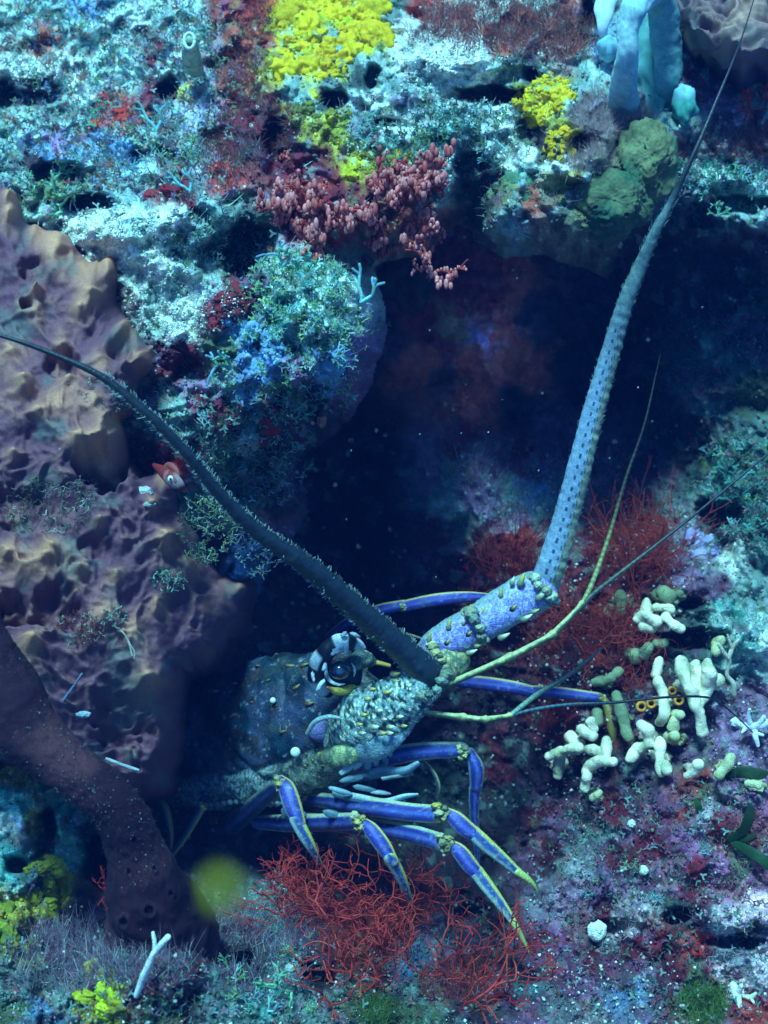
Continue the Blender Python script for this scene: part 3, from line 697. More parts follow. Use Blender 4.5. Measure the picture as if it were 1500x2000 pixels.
tag(mb.build('blade_sponge', M_BLUE, None, PW(1180, 80, .84)), 'bluish white pointed sponge blade left of the pale blue arch', 'sponge')
mb = MB()
pblob(mb, 1190, 92, .84, 22, 26, 20, lambda D, V: np.array((.22, .42, .50)) * (.6 + .8 * n3(V * 300, 3))[..., None], nu=24, nv=16, noise=.3, freq=2.2, seed=3)
tag(mb.build('knob_sponge', M_BLUE, None, PW(1190, 100, .85)), 'small dull blue sponge knob below the white pointed blade', 'sponge')
mb = MB()
pblob(mb, 1338, 205, .835, 24, 40, 22, lambda D, V: mix(np.array((.06, .26, .22)), np.array((.24, .46, .50)), sstep(-.1, .6, D[..., 1])) * (.7 + .6 * n3(V * 350, 3))[..., None], nu=28, nv=20, noise=.3, freq=2.4, seed=8)
tag(mb.build('green_sponge', M_BLUE, None, PW(1340, 230, .85)), 'blue-green sponge lobe at the right foot of the pale blue arch', 'sponge')


def lobes(name, label, spots, col, seed, cat='sponge', mat=None, ridge=0.0, group=None):
    """A crust of overlapping cushions: one part for each cushion."""
    r = np.random.default_rng(seed)
    base = PW(spots[0][0], spots[0][1], sd_(spots[0][0], spots[0][1]))
    o = empty(name, base, label, cat, group)
    for i, (px, py, rx, ry) in enumerate(spots):
        d = sd_(px, py) + .002
        mb = MB()
        cc = np.array(col) * r.uniform(.75, 1.12) * np.array((1, r.uniform(.9, 1.08), 1))
        ph = r.uniform(0, 9)
        f = (lambda cc, ph: lambda D, V: cc * (.72 + .5 * n3(V * 420 + ph, 3) + ridge * np.sin(np.hypot(D[..., 0], D[..., 1]) * 16 + ph * 2 + 3 * n3(D * 3 + ph, 2)))[..., None])(cc, ph)
        a = r.uniform(-.6, .6)
        ax = np.array([RIG * math.cos(a) + UPI * math.sin(a), UPI * math.cos(a) - RIG * math.sin(a), -VIEW])
        pblob(mb, px, py, d, rx, ry, r.uniform(.26, .5) * min(rx, ry) + 5, f, nu=34, nv=22, noise=.42, freq=3.0, seed=seed + i, axes=ax)
        mb.build('lobe', mat or M_YEL, o)
    return o


def fill(poly, n, rmin, rmax, seed):
    r = np.random.default_rng(seed); out = []; p = np.array(poly)
    t = 0
    while len(out) < n and t < 4000:
        t += 1
        x = r.uniform(p[:, 0].min(), p[:, 0].max()); y = r.uniform(p[:, 1].min(), p[:, 1].max())
        if poly_sd(poly, np.array([x]), np.array([y]))[0] < 2: continue
        rr = r.uniform(rmin, rmax)
        if any(math.hypot(x - a, y - b) < .62 * (rr + c) for a, b, c, _ in out): continue
        out.append((x, y, rr, rr * r.uniform(.7, 1.15)))
    return out


YC = (.74, .47, .010)
lobes('yellow_sponge', 'large bright yellow lumpy sponge crust at the top edge left of centre', fill([(535, -30), (735, -30), (755, 40), (745, 70), (700, 75), (690, 85), (695, 115), (672, 128), (670, 155), (610, 168), (570, 150), (545, 130), (560, 90), (530, 40)], 44, 12, 32, 41) + [(735, 72, 34, 26), (690, 100, 22, 18), (600, 48, 26, 24), (725, 30, 30, 34), (560, 40, 26, 30)], YC, 41)
lobes('yellow_sponge', 'yellow sponge crust right of the dark slot under the white ledge', fill([(1005, 195), (1040, 165), (1085, 140), (1112, 165), (1115, 210), (1080, 225), (1045, 245), (1020, 220), (1000, 218)], 26, 8, 17, 42), (.72, .46, .012), 42)
lobes('yellow_sponge', 'mustard yellow sponge crust hanging left of the olive ball sponge', fill([(1075, 255), (1100, 245), (1128, 250), (1135, 275), (1110, 300), (1080, 308), (1060, 295), (1065, 270)], 16, 8, 16, 43), (.66, .40, .012), 43)
lobes('yellow_sponge', 'small dull yellow sponge patch left one of two below the big yellow crust', fill([(575, 215), (620, 205), (628, 245), (600, 260), (572, 245)], 8, 9, 15, 44), (.20, .19, .04), 44)
lobes('yellow_sponge', 'small yellow-green sponge patch right one of two below the big yellow crust', fill([(640, 222), (675, 215), (682, 250), (670, 280), (645, 260)], 9, 8, 14, 45), (.28, .27, .035), 45)
lobes('yellow_sponge', 'yellow sponge patch behind the pink tipped algae', fill([(690, 300), (730, 310), (790, 310), (780, 340), (730, 360), (690, 345)], 12, 8, 15, 46), (.26, .24, .03), 46)
lobes('yellow_sponge', 'tiny yellow and white sponge knob left of the red-brown tufts at the top', [(362, 182, 14, 16), (372, 192, 11, 12), (355, 195, 10, 9)], (.55, .50, .14), 47)
lobes('scroll_sponge', 'curled yellow-green sponge cushion beneath the turquoise rock at lower left', [(75, 1695, 28, 13), (105, 1700, 24, 18), (118, 1735, 19, 32), (95, 1765, 17, 13), (60, 1748, 18, 22), (90, 1722, 14, 12)], (.30, .29, .02), 48, ridge=.18)
lobes('scroll_sponge', 'yellow-green sponge cushion at the left edge below the curled one', [(12, 1790, 20, 26), (18, 1830, 18, 20), (5, 1815, 14, 20)], (.20, .22, .02), 49, ridge=.15)
lobes('scroll_sponge', 'bright yellow-green round cushion at the bottom edge left of the white twig', [(215, 1945, 26, 30), (165, 1945, 22, 14), (185, 1930, 18, 14), (200, 1975, 16, 12)], (.42, .44, .015), 50, ridge=.2)
lobes('scroll_sponge', 'dull yellow cushion just above the bright one at the bottom edge', [(185, 1890, 20, 18), (205, 1900, 14, 12)], (.30, .24, .03), 51, ridge=.15)
lobes('blue_sponge', 'blue-grey crust sponge on the rounded boulder, larger left patch', fill([(480, 640), (525, 640), (545, 680), (530, 740), (490, 790), (460, 780), (470, 720), (470, 670)], 22, 10, 20, 52), (.16, .30, .50), 52, mat=M_BLUE)
lobes('blue_sponge', 'blue-grey crust sponge on the rounded boulder, small right patch', [(635, 705, 24, 26), (655, 715, 16, 18), (615, 690, 12, 14)], (.20, .32, .48), 53, mat=M_BLUE)
lobes('red_sponge', 'dark red crust sponge speckled with sand on the left of the boulder', fill([(425, 590), (460, 565), (492, 560), (490, 590), (465, 620), (440, 645), (415, 635)], 12, 10, 18, 54), (.24, .022, .03), 54)
lobes('red_sponge', 'dark red crust sponge below the blue-grey crust', fill([(395, 790), (440, 785), (460, 800), (430, 825), (398, 815)], 7, 9, 15, 55), (.18, .02, .04), 55)
lobes('red_sponge', 'small deep red sponge at the lower tip of the boulder', [(530, 835, 18, 16), (522, 820, 12, 10)], (.30, .02, .02), 56)
lobes('red_sponge', 'dark red crust sponge just right of the tan sponge finger', fill([(312, 660), (385, 665), (390, 720), (350, 745), (315, 720)], 9, 11, 18, 57), (.12, .014, .03), 57)
lobes('red_sponge', 'bright red crust sponge in the pale turf at upper left', [(205, 212, 18, 9), (235, 222, 20, 10), (180, 250, 10, 14), (240, 240, 15, 10)], (.62, .05, .03), 58)
lobes('red_sponge', 'dark red crust sponge above the pale sandy shelf', [(300, 385, 22, 13), (335, 375, 26, 12), (360, 370, 16, 9)], (.30, .02, .03), 59)
lobes('lilac_crust', 'lilac coralline crust beside the red fuzzy algae on the right', [(1352, 1050, 20, 16), (1378, 1062, 24, 20), (1395, 1080, 16, 14), (1365, 1085, 18, 12)], (.34, .30, .52), 60, cat='coralline crust', mat=M_BLUE)
lobes('purple_crust', 'purple lumpy sponge between the brown sponge and the lobster tail end', [(400, 1330, 26, 34), (420, 1345, 20, 28), (385, 1385, 24, 34), (372, 1430, 17, 26)], (.16, .13, .34), 61, mat=M_BLUE)


def pored(name, label, px, py, d, rx, ry, rz, col, holes, seed, n=(150, 90)):
    mb = MB()
    def f(D, V):
        c = np.array(col) * (.35 + 1.0 * n3(V * 150, seed) + .5 * (n3(V * 700, seed) - .3))[..., None]
        return mix(c, np.array(col) * np.array((.5, .9, 1.0)), sstep(.45, .7, n3(V * 60, seed + 2)))
    u = np.arange(n[0]) * 2 * math.pi / n[0]; v = np.linspace(0, math.pi, n[1])
    U, W = np.meshgrid(u, v)
    D = np.stack([np.cos(U) * np.sin(W), np.sin(U) * np.sin(W), np.cos(W)], -1)
    rad = 1 + (n3(D * 2.2 + seed, seed) - .5) * .5 + (n3(D * 7 + seed, seed) - .5) * .12 + (n3(D * 17 + seed, seed) - .5) * .07 + (n3(D * 40 + seed, seed) - .5) * .05
    for hx, hy, hr in holes:
        q = np.hypot(D[..., 0] - (hx - px) / rx, D[..., 1] + (hy - py) / ry)
        rad = rad - np.where(D[..., 2] > 0, .25 * (1 - sstep(.4, 1.0, q / (hr / rx))), 0)
    s_ = K * d
    Vv = PW(px, py, d) + (D * np.array((rx, ry, rz)) * s_ * rad[..., None]) @ np.array([RIG, UPI, -VIEW])
    i = np.arange(n[1] - 1)[:, None] * n[0]; j = np.arange(n[0])[None]; j2 = (j + 1) % n[0]
    F4 = np.stack([i + j, i + n[0] + j, i + n[0] + j2, i + j2], -1).reshape(-1, 4)
    mb.add(Vv.reshape(-1, 3), F4, None, f(D, Vv).reshape(-1, 3))
    return tag(mb.build(name, M_SPONGE, None, PW(px, py + ry, d + .01)), label, 'sponge')


OC = (.14, .15, .07)
pored('ball_sponge', 'olive ball sponge with dark pores behind the thin tip of the tall antenna', 1258, 318, .80, 60, 82, 52, OC, [(1281, 270, 4), (1255, 283, 3), (1250, 300, 3), (1300, 330, 3)], 71)
pored('ball_sponge', 'larger darker olive sponge hanging under the ledge below the ball sponge', 1190, 400, .79, 72, 62, 50, (.085, .11, .055), [(1240, 397, 4), (1258, 397, 3), (1213, 428, 4), (1160, 415, 3)], 72)
pored('ball_sponge', 'grey-green lumpy sponge at the ledge lip left of the hanging olive sponge', 1018, 385, .785, 62, 46, 40, (.17, .20, .10), [(1018, 362, 4), (1050, 370, 3)], 73)
pored('ball_sponge', 'dark reddish round sponge under the pink tipped algae inside the crevice', 790, 545, .93, 60, 55, 45, (.06, .03, .035), [(780, 552, 3)], 74)

# little tube sponge with a pale rim, top left
ts = empty('vase_sponge', PW(372, 120, .87), 'pale green vase sponge with a white rimmed opening at upper left', 'sponge')
mb = MB(); ptube(mb, [(380, 135, .875, 17), (374, 112, .858, 18), (371, 90, .845, 15), (370, 78, .835, 13)], 30, 24, col=lambda t, th, P: np.array((.36, .46, .30)) * (.6 + .8 * n3(P * 350, 4))[..., None], cap=1, disp=lambda t, th, P: 1 + (n3(P * 160, 3) - .5) * .3)
mb.build('body', M_YEL, ts)
a = np.linspace(0, 2 * math.pi, 25)
mb = MB(); tube(mb, PW(370 + 10 * np.cos(a), 80 - 15 * np.sin(a), .832), 3.6 * K * .832, 8, col=(.62, .68, .56), cap=0)
mb.build('rim', M_YEL, ts)
mb = MB(); pblob(mb, 370, 80, .833, 9, 13, 2.5, (.03, .06, .07), nu=18, nv=10)  # solid dark disc painted for the shade inside the mouth
mb.build('opening', M_TUBE, ts)

# soft yellow-green puff between the rope sponge and the red bush: a cloud standing in for an unidentified blurred spot, thin at its rim
m_puff = bpy.data.materials.new('yellow-green cloud')
m_puff.use_nodes = True
pn = m_puff.node_tree; pn.nodes.remove(pn.nodes['Principled BSDF'])
pv = pn.nodes.new('ShaderNodeVolumePrincipled'); pv.inputs['Color'].default_value = (.42, .34, .02, 1); pv.inputs['Absorption Color'].default_value = (.35, .35, .02, 1)
tc = pn.nodes.new('ShaderNodeTexCoord'); ln = pn.nodes.new('ShaderNodeVectorMath'); ln.operation = 'LENGTH'
mr = pn.nodes.new('ShaderNodeMapRange'); mr.interpolation_type = 'SMOOTHSTEP'
mr.inputs[1].default_value = .002; mr.inputs[2].default_value = .0205; mr.inputs[3].default_value = 75.0; mr.inputs[4].default_value = 0.0
pn.links.new(tc.outputs['Object'], ln.inputs[0]); pn.links.new(ln.outputs['Value'], mr.inputs[0]); pn.links.new(mr.outputs[0], pv.inputs['Density'])
pn.links.new(pv.outputs[0], pn.nodes['Material Output'].inputs['Volume'])
mb = MB(); blob(mb, PW(428, 1735, .672), (.021, .021, .021), (1, 1, 1), nu=32, nv=22)
tag(mb.build('blurred_spot', m_puff, None, PW(428, 1735, .672)), 'soft cloud standing in for a blurred yellow-green spot beside the foot of the purple rope sponge', 'algae puff')
# ------------------------------------------------------------------ the spiny lobster
lob = empty('spiny_lobster', PW(620, 1580, .86), 'blue spiny lobster with yellow leg joints facing right out of the dark crevice', 'lobster')
CREAM, YLW, BLU, NAVY = np.array((.50, .56, .36)), np.array((.55, .46, .09)), np.array((.028, .040, .25)), np.array((.02, .03, .12))


def pebbles(P, s=1500, seed=3): return n3(P * s, seed)


# carapace: one shell from the tail end to the brow
CAR = [(255, 1492, .985, 70), (330, 1475, .94, 100), (400, 1458, .905, 122), (480, 1440, .875, 136), (560, 1425, .85, 142), (630, 1408, .83, 134), (685, 1400, .81, 112), (725, 1398, .80, 84), (752, 1398, .795, 52)]


def car_disp(t, th, P):
    d = 1 + (n3(P * 45, 51) - .5) * .14 + (n3(P * 140, 52) - .5) * .07 + (n3(P * 420, 54) - .5) * .035
    gr = np.abs(t - (.64 + .10 * np.sin(th * 1.6 + .5)))                     # the neck furrow
    d = d - .05 * np.exp(-(gr / .012) ** 2) * (np.sin(th + .5) > -.8)
    gs = np.abs(np.sin(th) + .30)                                          # furrow along the side above the pale flank
    d = d - .05 * np.exp(-(gs / .05) ** 2) * (np.cos(th) > 0) * (t < .8)
    d = d + .05 * np.exp(-((np.sin(th) + .62) / .14) ** 2) * (np.cos(th) > 0)
    return d


def car_col(t, th, P):
    sx = np.sin(th)
    dark = mix(np.array((.005, .022, .042)), np.array((.020, .034, .042)), sstep(.45, .7, n3(P * 90, 55)))  # back of the shell darkened to carry shadow from sponge and ledge
    dark = mix(dark, np.array((.045, .055, .11)), sstep(.5, .75, n3(P * 60, 58)) * .7)
    dark = mix(dark, np.array((.07, .042, .030)), sstep(.62, .80, n3(P * 130, 59)) * .5)
    dark = mix(dark, np.array((.22, .28, .30)), sstep(.80, .87, n3(P * 520, 60)) * .7)
    dark = dark * (.35 + .9 * sstep(.30, .62, n3(P * 70, 65)))[..., None]
    cell = n3(P * 1100, 56)
    pale = mix(np.array((.06, .12, .14)), np.array((.34, .46, .45)), sstep(.42, .58, cell))
    pale = mix(pale, np.array((.25, .24, .10)), sstep(.5, .75, t) * .5)
    k = (1 - sstep(-.40, -.20, sx)) * (np.cos(th) > -.3)
    c = mix(dark, pale, k * .85)
    spot = sstep(.78, .84, n3(P * 260, 57))
    c = mix(c, np.array((.015, .02, .03)), spot * .8)
    fr = sstep(.84, .96, t) * .7
    return mix(c, np.array((.10, .12, .10)) * (.5 + cell)[..., None], fr)


s = spline(CAR, 200)
mb = MB(); tube(mb, PW(s[:, 0], s[:, 1], s[:, 2]), s[:, 3] * K * s[:, 2], 220, col=car_col, disp=car_disp, cap=4, flat=np.linspace(.85, .62, 200))
CV = np.concatenate(mb.V); carap = mb.build('carapace', M_SHELL, lob)
SC = s


CVD = CV @ VIEW; CVX = (CV @ RIG) / (K * CVD) + 750; CVY = 1000 - (CV @ UPI) / (K * CVD)


def car_pt(px, py):
    """Distance of the carapace's near face at a photo pixel."""
    k = np.hypot(CVX - px, CVY - py) < 9
    return float(CVD[k].min()) if k.any() else .78


def cone(mb, p, dirv, r, h, c0, c1, ns=8):
    dirv = np.asarray(dirv, float); dirv = dirv / np.linalg.norm(dirv)
    tt = np.linspace(0, 1, 6)
    P = np.asarray(p) + dirv * (tt * h)[:, None] + np.asarray(UPI) * (.12 * h * tt ** 2)[:, None]
    tube(mb, P, r * (1 - tt) ** .75 + r * .06, ns, col=lambda t, th, V: mix(np.array(c0), np.array(c1), sstep(.3, .6, t)), cap=1)


def spine(px, py, d, dx, dy, dz, r, h, c0=(.05, .06, .05), c1=(.58, .48, .10), parent=None):
    mb = MB(); s_ = K * d
    cone(mb, PW(px, py, d), RIG * dx + UPI * dy - VIEW * dz, r * s_, h * s_, c0, c1)
    return mb.build('spine', M_LEG, parent or lob)


for (x, y, l) in [(455, 1335, 12), (520, 1330, 14), (490, 1372, 11), (560, 1300, 15), (575, 1345, 13), (535, 1380, 12), (600, 1375, 15), (640, 1385, 12), (500, 1300, 12), (415, 1350, 11), (620, 1430, 12), (655, 1365, 11), (548, 1430, 10), (590, 1300, 12),
                  (450, 1400, 9), (610, 1290, 12), (655, 1440, 10), (642, 1462, 9), (668, 1462, 9), (630, 1478, 8)]:
    q = random.uniform(.45, 1.15); spine(x, y, car_pt(x, y) + .002, .8, random.uniform(-.1, .7), random.uniform(.3, .9), l * .42 * q, l * 1.6 * q, (.10, .06, .03), (.32, .22, .06), carap)
mb = MB()                                                                 # the many fine tubercles
for i in range(420):
    k = RNG.integers(20, 190); a = RNG.uniform(-1.2, 1.5)
    c = PW(SC[k, 0], SC[k, 1], SC[k, 2]); r = SC[k, 3] * K * SC[k, 2]
    p = c + (UPI * math.sin(a) - VIEW * math.cos(a) * .72) * r
    cone(mb, p, UPI * math.sin(a) * .6 - VIEW * math.cos(a) + RIG * .8, RNG.uniform(1.2, 2.6) * K * .82, RNG.uniform(2.5, 6) * K * .82, (.08, .06, .03), np.array((.42, .34, .12)) * RNG.uniform(.3, 1), 5)
tag(mb.build('tubercle', M_LEG, carap), kind='stuff')
for (x, y, r) in [(577, 1469, 10), (722, 1464, 6.5), (664, 1440, 6), (533, 1368, 6), (720, 1379, 5)]:
    mb = MB(); pblob(mb, x, y, car_pt(x, y) - .003, r, r, r * .6, (.72, .76, .70), nu=14, nv=10)
    mb.build('white_spot', M_CRUMB, carap)
mb = MB()
pblob(mb, 634, 1427, car_pt(634, 1427) + .004, 34, 25, 22, lambda D, V: mix(np.array((.10, .09, .24)), np.array((.26, .24, .50)), n3(V * 900, 5)) * (.8 + .3 * D[..., 1:2]), nu=30, nv=20, noise=.16, freq=2, seed=7)
mb.build('cheek_plate', M_SHELL, carap)
mb = MB()
ptube(mb, [(600, 1432, .768, 4), (615, 1410, .762, 5), (640, 1400, .758, 5), (662, 1402, .757, 3)], 20, 8, col=(.30, .40, .38))
mb.build('plate_rim', M_SHELL, carap)
mb = MB()
ptube(mb, [(625, 1482, .79, 12), (655, 1478, .775, 20), (690, 1470, .766, 20), (706, 1462, .764, 10)], 40, 24, col=lambda t, th, P: mix(np.array((.12, .20, .12)), np.array((.42, .44, .20)), sstep(.35, .7, n3(P * 500, 3))), flat=.6, disp=lambda t, th, P: 1 + (n3(P * 300, 4) - .5) * .3)
mb.build('jaw_plate', M_SHELL, lob)

# orbit, eye, brow horns
eye = empty('eye', (0, 0, 0), None, None); del_keys = [eye.pop(k) for k in ('label', 'category') if k in eye]
eye.parent = lob; eye.location = PW(664, 1310, .757) - np.array(lob.location)
mb = MB(); pblob(mb, 664, 1309, .752, 21, 19, 20, lambda D, V: mix(np.array((.006, .010, .03)), np.array((.03, .07, .13)), sstep(.93, .985, D[..., 2])), nu=36, nv=24)  # paler front disc paints a glint on the eye
mb.build('eyeball', M_EYE, eye)
mb = MB(); pblob(mb, 662, 1306, .768, 46, 44, 12, (.006, .008, .012), nu=30, nv=20, noise=.25, freq=2.5, seed=2)
mb.build('socket', M_LEG, eye)
mb = MB(); a = np.linspace(-3.6, -1.2, 26)
tube(mb, PW(664 + 27 * np.cos(a), 1312 - 25 * np.sin(a), .752), np.interp(np.arange(26), [0, 6, 20, 25], [1, 4.2, 3.2, .8]) * K * .752, 10, col=lambda t, th, P: np.array((.46, .56, .56)) * (.3 + 1.1 * n3(P * 420, 4))[..., None])
b_ = np.linspace(-.35, .7, 12)
tube(mb, PW(664 + 29 * np.cos(b_), 1312 - 26 * np.sin(b_), .753), np.interp(np.arange(12), [0, 5, 11], [.8, 3, .8]) * K * .752, 8, col=(.34, .44, .44))
mb.build('eyelid', M_LEG, eye)
mb = MB(); ptube(mb, [(690, 1296, .765, 16), (705, 1288, .77, 20), (722, 1290, .775, 14)], 20, 18, col=lambda t, th, P: mix(np.array((.05, .08, .08)), np.array((.35, .38, .25)), sstep(.5, .7, n3(P * 350, 9))), disp=lambda t, th, P: 1 + (n3(P * 250, 4) - .5) * .5)
mb.build('eye_stalk', M_SHELL, eye)


def band(stripes):
    def f(t, th, P):
        c = np.ones(t.shape + (3,)) * np.array((.008, .010, .016))
        for a, b, q in stripes: c = mix(c, np.array((.62, .68, .66)), sstep(a - .02, a, t) * (1 - sstep(b, b + .02, t)) * (np.abs(np.sin(th * .5 + q)) > .35))
        return c
    return f


mb = MB(); ptube(mb, [(640, 1350, .775, 13), (622, 1335, .765, 16), (618, 1312, .757, 17), (628, 1283, .752, 19), (650, 1262, .750, 19), (676, 1254, .750, 16), (700, 1258, .752, 10), (712, 1266, .754, 4)], 70, 22, col=band([(.08, .22, 1.7), (.36, .47, .5), (.66, .76, 1.6), (.86, .96, 1.4)]), disp=lambda t, th, P: 1 + (n3(P * 180, 3) - .5) * .35)
mb.build('brow_horn', M_LEG, lob)
mb = MB(); ptube(mb, [(700, 1342, .775, 12), (680, 1347, .762, 9.5), (658, 1350, .752, 7.5), (640, 1343, .745, 3)], 36, 16, col=lambda t, th, P: mix(np.array((.60, .46, .06)), np.array((.30, .10, .03)), sstep(.75, 1.0, t)) * (.75 + .5 * n3(P * 500, 3))[..., None])
mb.build('brow_spine', M_LEG, lob, None)
mb = MB(); ptube(mb, [(712, 1290, .79, 6), (735, 1294, .785, 5), (760, 1300, .785, 4)], 20, 12, col=(.42, .28, .05))
mb.build('brow_spine', M_LEG, lob)
for (x, y, rx, ry, a) in [(655, 1272, 9, 5.5, .6), (676, 1268, 4.5, 11, -.3), (612, 1322, 3.5, 11, .15), (634, 1303, 4.5, 8, -.3), (626, 1338, 4.5, 15, -.6), (694, 1240, 10, 4, -.4), (671, 1239, 7, 4.5, .5)]:
    mb = MB(); ax = np.array([RIG * math.cos(a) + UPI * math.sin(a), UPI * math.cos(a) - RIG * math.sin(a), -VIEW])
    pblob(mb, x, y, .7445 if y > 1250 else .744, rx, ry, 4.5, (.50, .60, .62), nu=16, nv=10, axes=ax, noise=.45, freq=2, seed=int(x))
    mb.build('white_spot', M_LEG, lob)


# antenna stems
def speck(c0, c1, c2, s=480, seed=61):
    return lambda t, th, P: mix(mix(np.array(c0), np.array(c1), sstep(.40, .58, n3(P * s, seed))), np.array(c2), sstep(.66, .76, n3(P * s * 1.4 + 9, seed + 1)))


def antenna(label):
    a = empty('antenna', (0, 0, 0), None, None)
    for k in ('category',): a.pop(k, None)
    a.parent = lob; a['label'] = label
    return a


near = antenna('near antenna, dark and bristly, sweeping across to the left edge')
near.location = PW(720, 1400, .775) - np.array(lob.location)
lump = lambda t, th, P: 1 + (n3(P * 90, 71) - .5) * .26 + (n3(P * 260, 72) - .5) * .13 + (n3(P * 600, 73) - .5) * .08
mb = MB(); ptube(mb, [(672, 1452, .79, 44), (700, 1425, .775, 62), (735, 1400, .762, 66), (768, 1376, .757, 56)], 90, 90, col=speck((.035, .08, .08), (.26, .36, .33), (.72, .74, .55)), disp=lump, flat=.7)  # palest specks: shell spots, partly painted wet glints
mb.build('stem_segment', M_SHELL, near)
mb = MB(); ptube(mb, [(762, 1380, .757, 54), (790, 1360, .750, 52), (815, 1345, .747, 46), (835, 1335, .748, 36)], 70, 80, col=speck((.02, .06, .07), (.22, .33, .32), (.70, .70, .48), seed=63), disp=lump, flat=.75)
mb.build('stem_segment', M_SHELL, near)
mb = MB(); ptube(mb, [(690, 1350, .77, 5), (676, 1365, .763, 7), (670, 1395, .760, 7), (674, 1425, .763, 7), (690, 1455, .768, 6), (702, 1476, .772, 4)], 50, 12, col=lambda t, th, P: np.array((.36, .46, .36)) * (.6 + .7 * n3(P * 500, 3))[..., None])
mb.build('socket_rim', M_SHELL, near)
mb = MB(); ptube(mb, [(695, 1480, .775, 12), (715, 1468, .762, 26), (750, 1452, .753, 24), (780, 1436, .752, 14)], 50, 30, col=lambda t, th, P: mix(np.array((.10, .20, .24)), np.array((.26, .36, .38)), n3(P * 700, 3)), flat=.55, disp=lambda t, th, P: 1 + (n3(P * 130, 4) - .5) * .25)
mb.build('cheek_plate', M_SHELL, near)
for (x, y, l, w) in [(737, 1388, 12, 1), (760, 1420, 13, 1), (728, 1420, 14, 1), (708, 1396, 11, 0), (752, 1352, 13, 0), (768, 1316, 15, 0), (800, 1384, 14, 1), (812, 1382, 16, 0), (778, 1400, 12, 1), (745, 1432, 12, 0), (705, 1432, 11, 1), (770, 1330, 12, 0), (842, 1352, 13, 0), (790, 1348, 12, 1), (715, 1365, 11, 0), (758, 1432, 12, 1), (772, 1370, 12, 0), (825, 1368, 12, 1), (700, 1415, 10, 0), (748, 1405, 9, 1), (787, 1418, 10, 0), (725, 1346, 10, 0)]:
    d = .757 - .048 * K / .0004 * .9 * math.sqrt(max(0, 1 - ((x - 750) / 75) ** 2)) * .32 - .004
    spine(x, y, d + .004, .7, .05, .6, l * .45, l * 1.2, (.24, .24, .14), (.66, .68, .56) if w else (.60, .46, .08), near)

ANT = [(862, 1338, .752, 24), (838, 1316, .744, 29), (775, 1258, .735, 27), (700, 1192, .722, 23.5), (605, 1108, .702, 20.5), (505, 1040, .684, 16), (425, 960, .668, 13), (362, 882, .655, 11), (290, 810, .645, 9.2), (200, 737, .638, 7.2), (100, 690, .634, 5.4), (0, 655, .632, 4.2), (-160, 612, .634, 3), (-420, 540, .65, 1.5)]


def ant_col(t, th, P):
    ring = .7 + .6 * n3(P * 260, 17)
    c = mix(np.array((.012, .018, .028)), np.array((.04, .045, .028)), sstep(.0, .8, np.sin(th))) * ring[..., None]  # paler side paints the highlight along the antenna's edge
    base = 1 - sstep(.02, .42, t)
    c = mix(c, mix(np.array((.010, .018, .028)), np.array((.075, .075, .030)), sstep(.0, .7, np.sin(th - .3))) * (.7 + .6 * n3(P * 700, 4))[..., None], base)
    return mix(c, np.array((.008, .010, .014)), sstep(.5, .75, t) * .85)


s = spline(ANT, 620)
AP = PW(s[:, 0], s[:, 1], s[:, 2]); AR = s[:, 3] * K * s[:, 2]
mb = MB(); tube(mb, AP, AR, 26, col=ant_col, disp=lambda t, th, P: 1 + (n3(P * 200, 5) - .5) * .12 + (n3(P * 600, 6) - .5) * .08)
mb.build('flagellum', M_LEG, near)


def setae(parent, AP, AR, n, k0, k1, lmin, lmax, col, lean=.5, sides=None, seed=3):
    r = np.random.default_rng(seed); mb = MB()
    for i in range(n):
        k = int(r.integers(k0, k1)); T = AP[min(k + 3, len(AP) - 1)] - AP[k]; T /= np.linalg.norm(T)
        Nn = -VIEW - T * (T @ -VIEW); Nn /= np.linalg.norm(Nn); Bn = np.cross(Nn, T)
        a = r.uniform(0, 2 * math.pi) if sides is None else r.normal(sides[i % len(sides)], .25)
        dv = Nn * math.cos(a) + Bn * math.sin(a)
        p = AP[k] + dv * AR[k] * .96; l = (lmin + (lmax - lmin) * r.random() ** 2.2) * .001
        q = np.array([p, p + (dv + T * lean * .5) * l * .6, p + (dv * 1.1 + T * lean * r.uniform(.4, 2.2) + r.normal(0, .25, 3)) * l])
        tube(mb, q, [l * .14, l * .11, l * .03], 4, col=np.array(col) * r.uniform(.5, 1.2), cap=0)
    return tag(mb.build('bristle', M_TURF, parent), kind='stuff')


setae(near, AP, AR, 1300, 15, 360, .6, 2.2, (.40, .50, .48), sides=(math.pi / 2, -math.pi / 2, 1.2, -1.3))

far = antenna('far antenna, pale blue and notched, rising to the upper right')
far.location = PW(860, 1290, .80) - np.array(lob.location)
lil = lambda a, b, sd: (lambda t, th, P: mix(mix(np.array(a), np.array(b), sstep(.4, .6, n3(P * 900, sd))), np.array((.20, .30, .22)), np.clip(sstep(.55, .95, np.sin(th)) + sstep(.5, .9, -np.sin(th)), 0, 1) * .75))
mb = MB(); ptube(mb, [(838, 1312, .80, 34), (862, 1298, .797, 38), (885, 1290, .80, 36)], 40, 50, col=speck((.12, .16, .10), (.36, .36, .16), (.62, .56, .2), seed=65), disp=lump, flat=.7)
mb.build('stem_segment', M_SHELL, far)
mb = MB(); ptube(mb, [(835, 1272, .805, 24), (858, 1258, .80, 34), (900, 1236, .80, 38), (932, 1216, .803, 34)], 70, 60, col=lil((.16, .15, .40), (.34, .34, .66), 81), disp=lambda t, th, P: 1 + (n3(P * 100, 71) - .5) * .14 + (n3(P * 500, 72) - .5) * .06, flat=.75)
mb.build('stem_segment', M_SHELL, far)
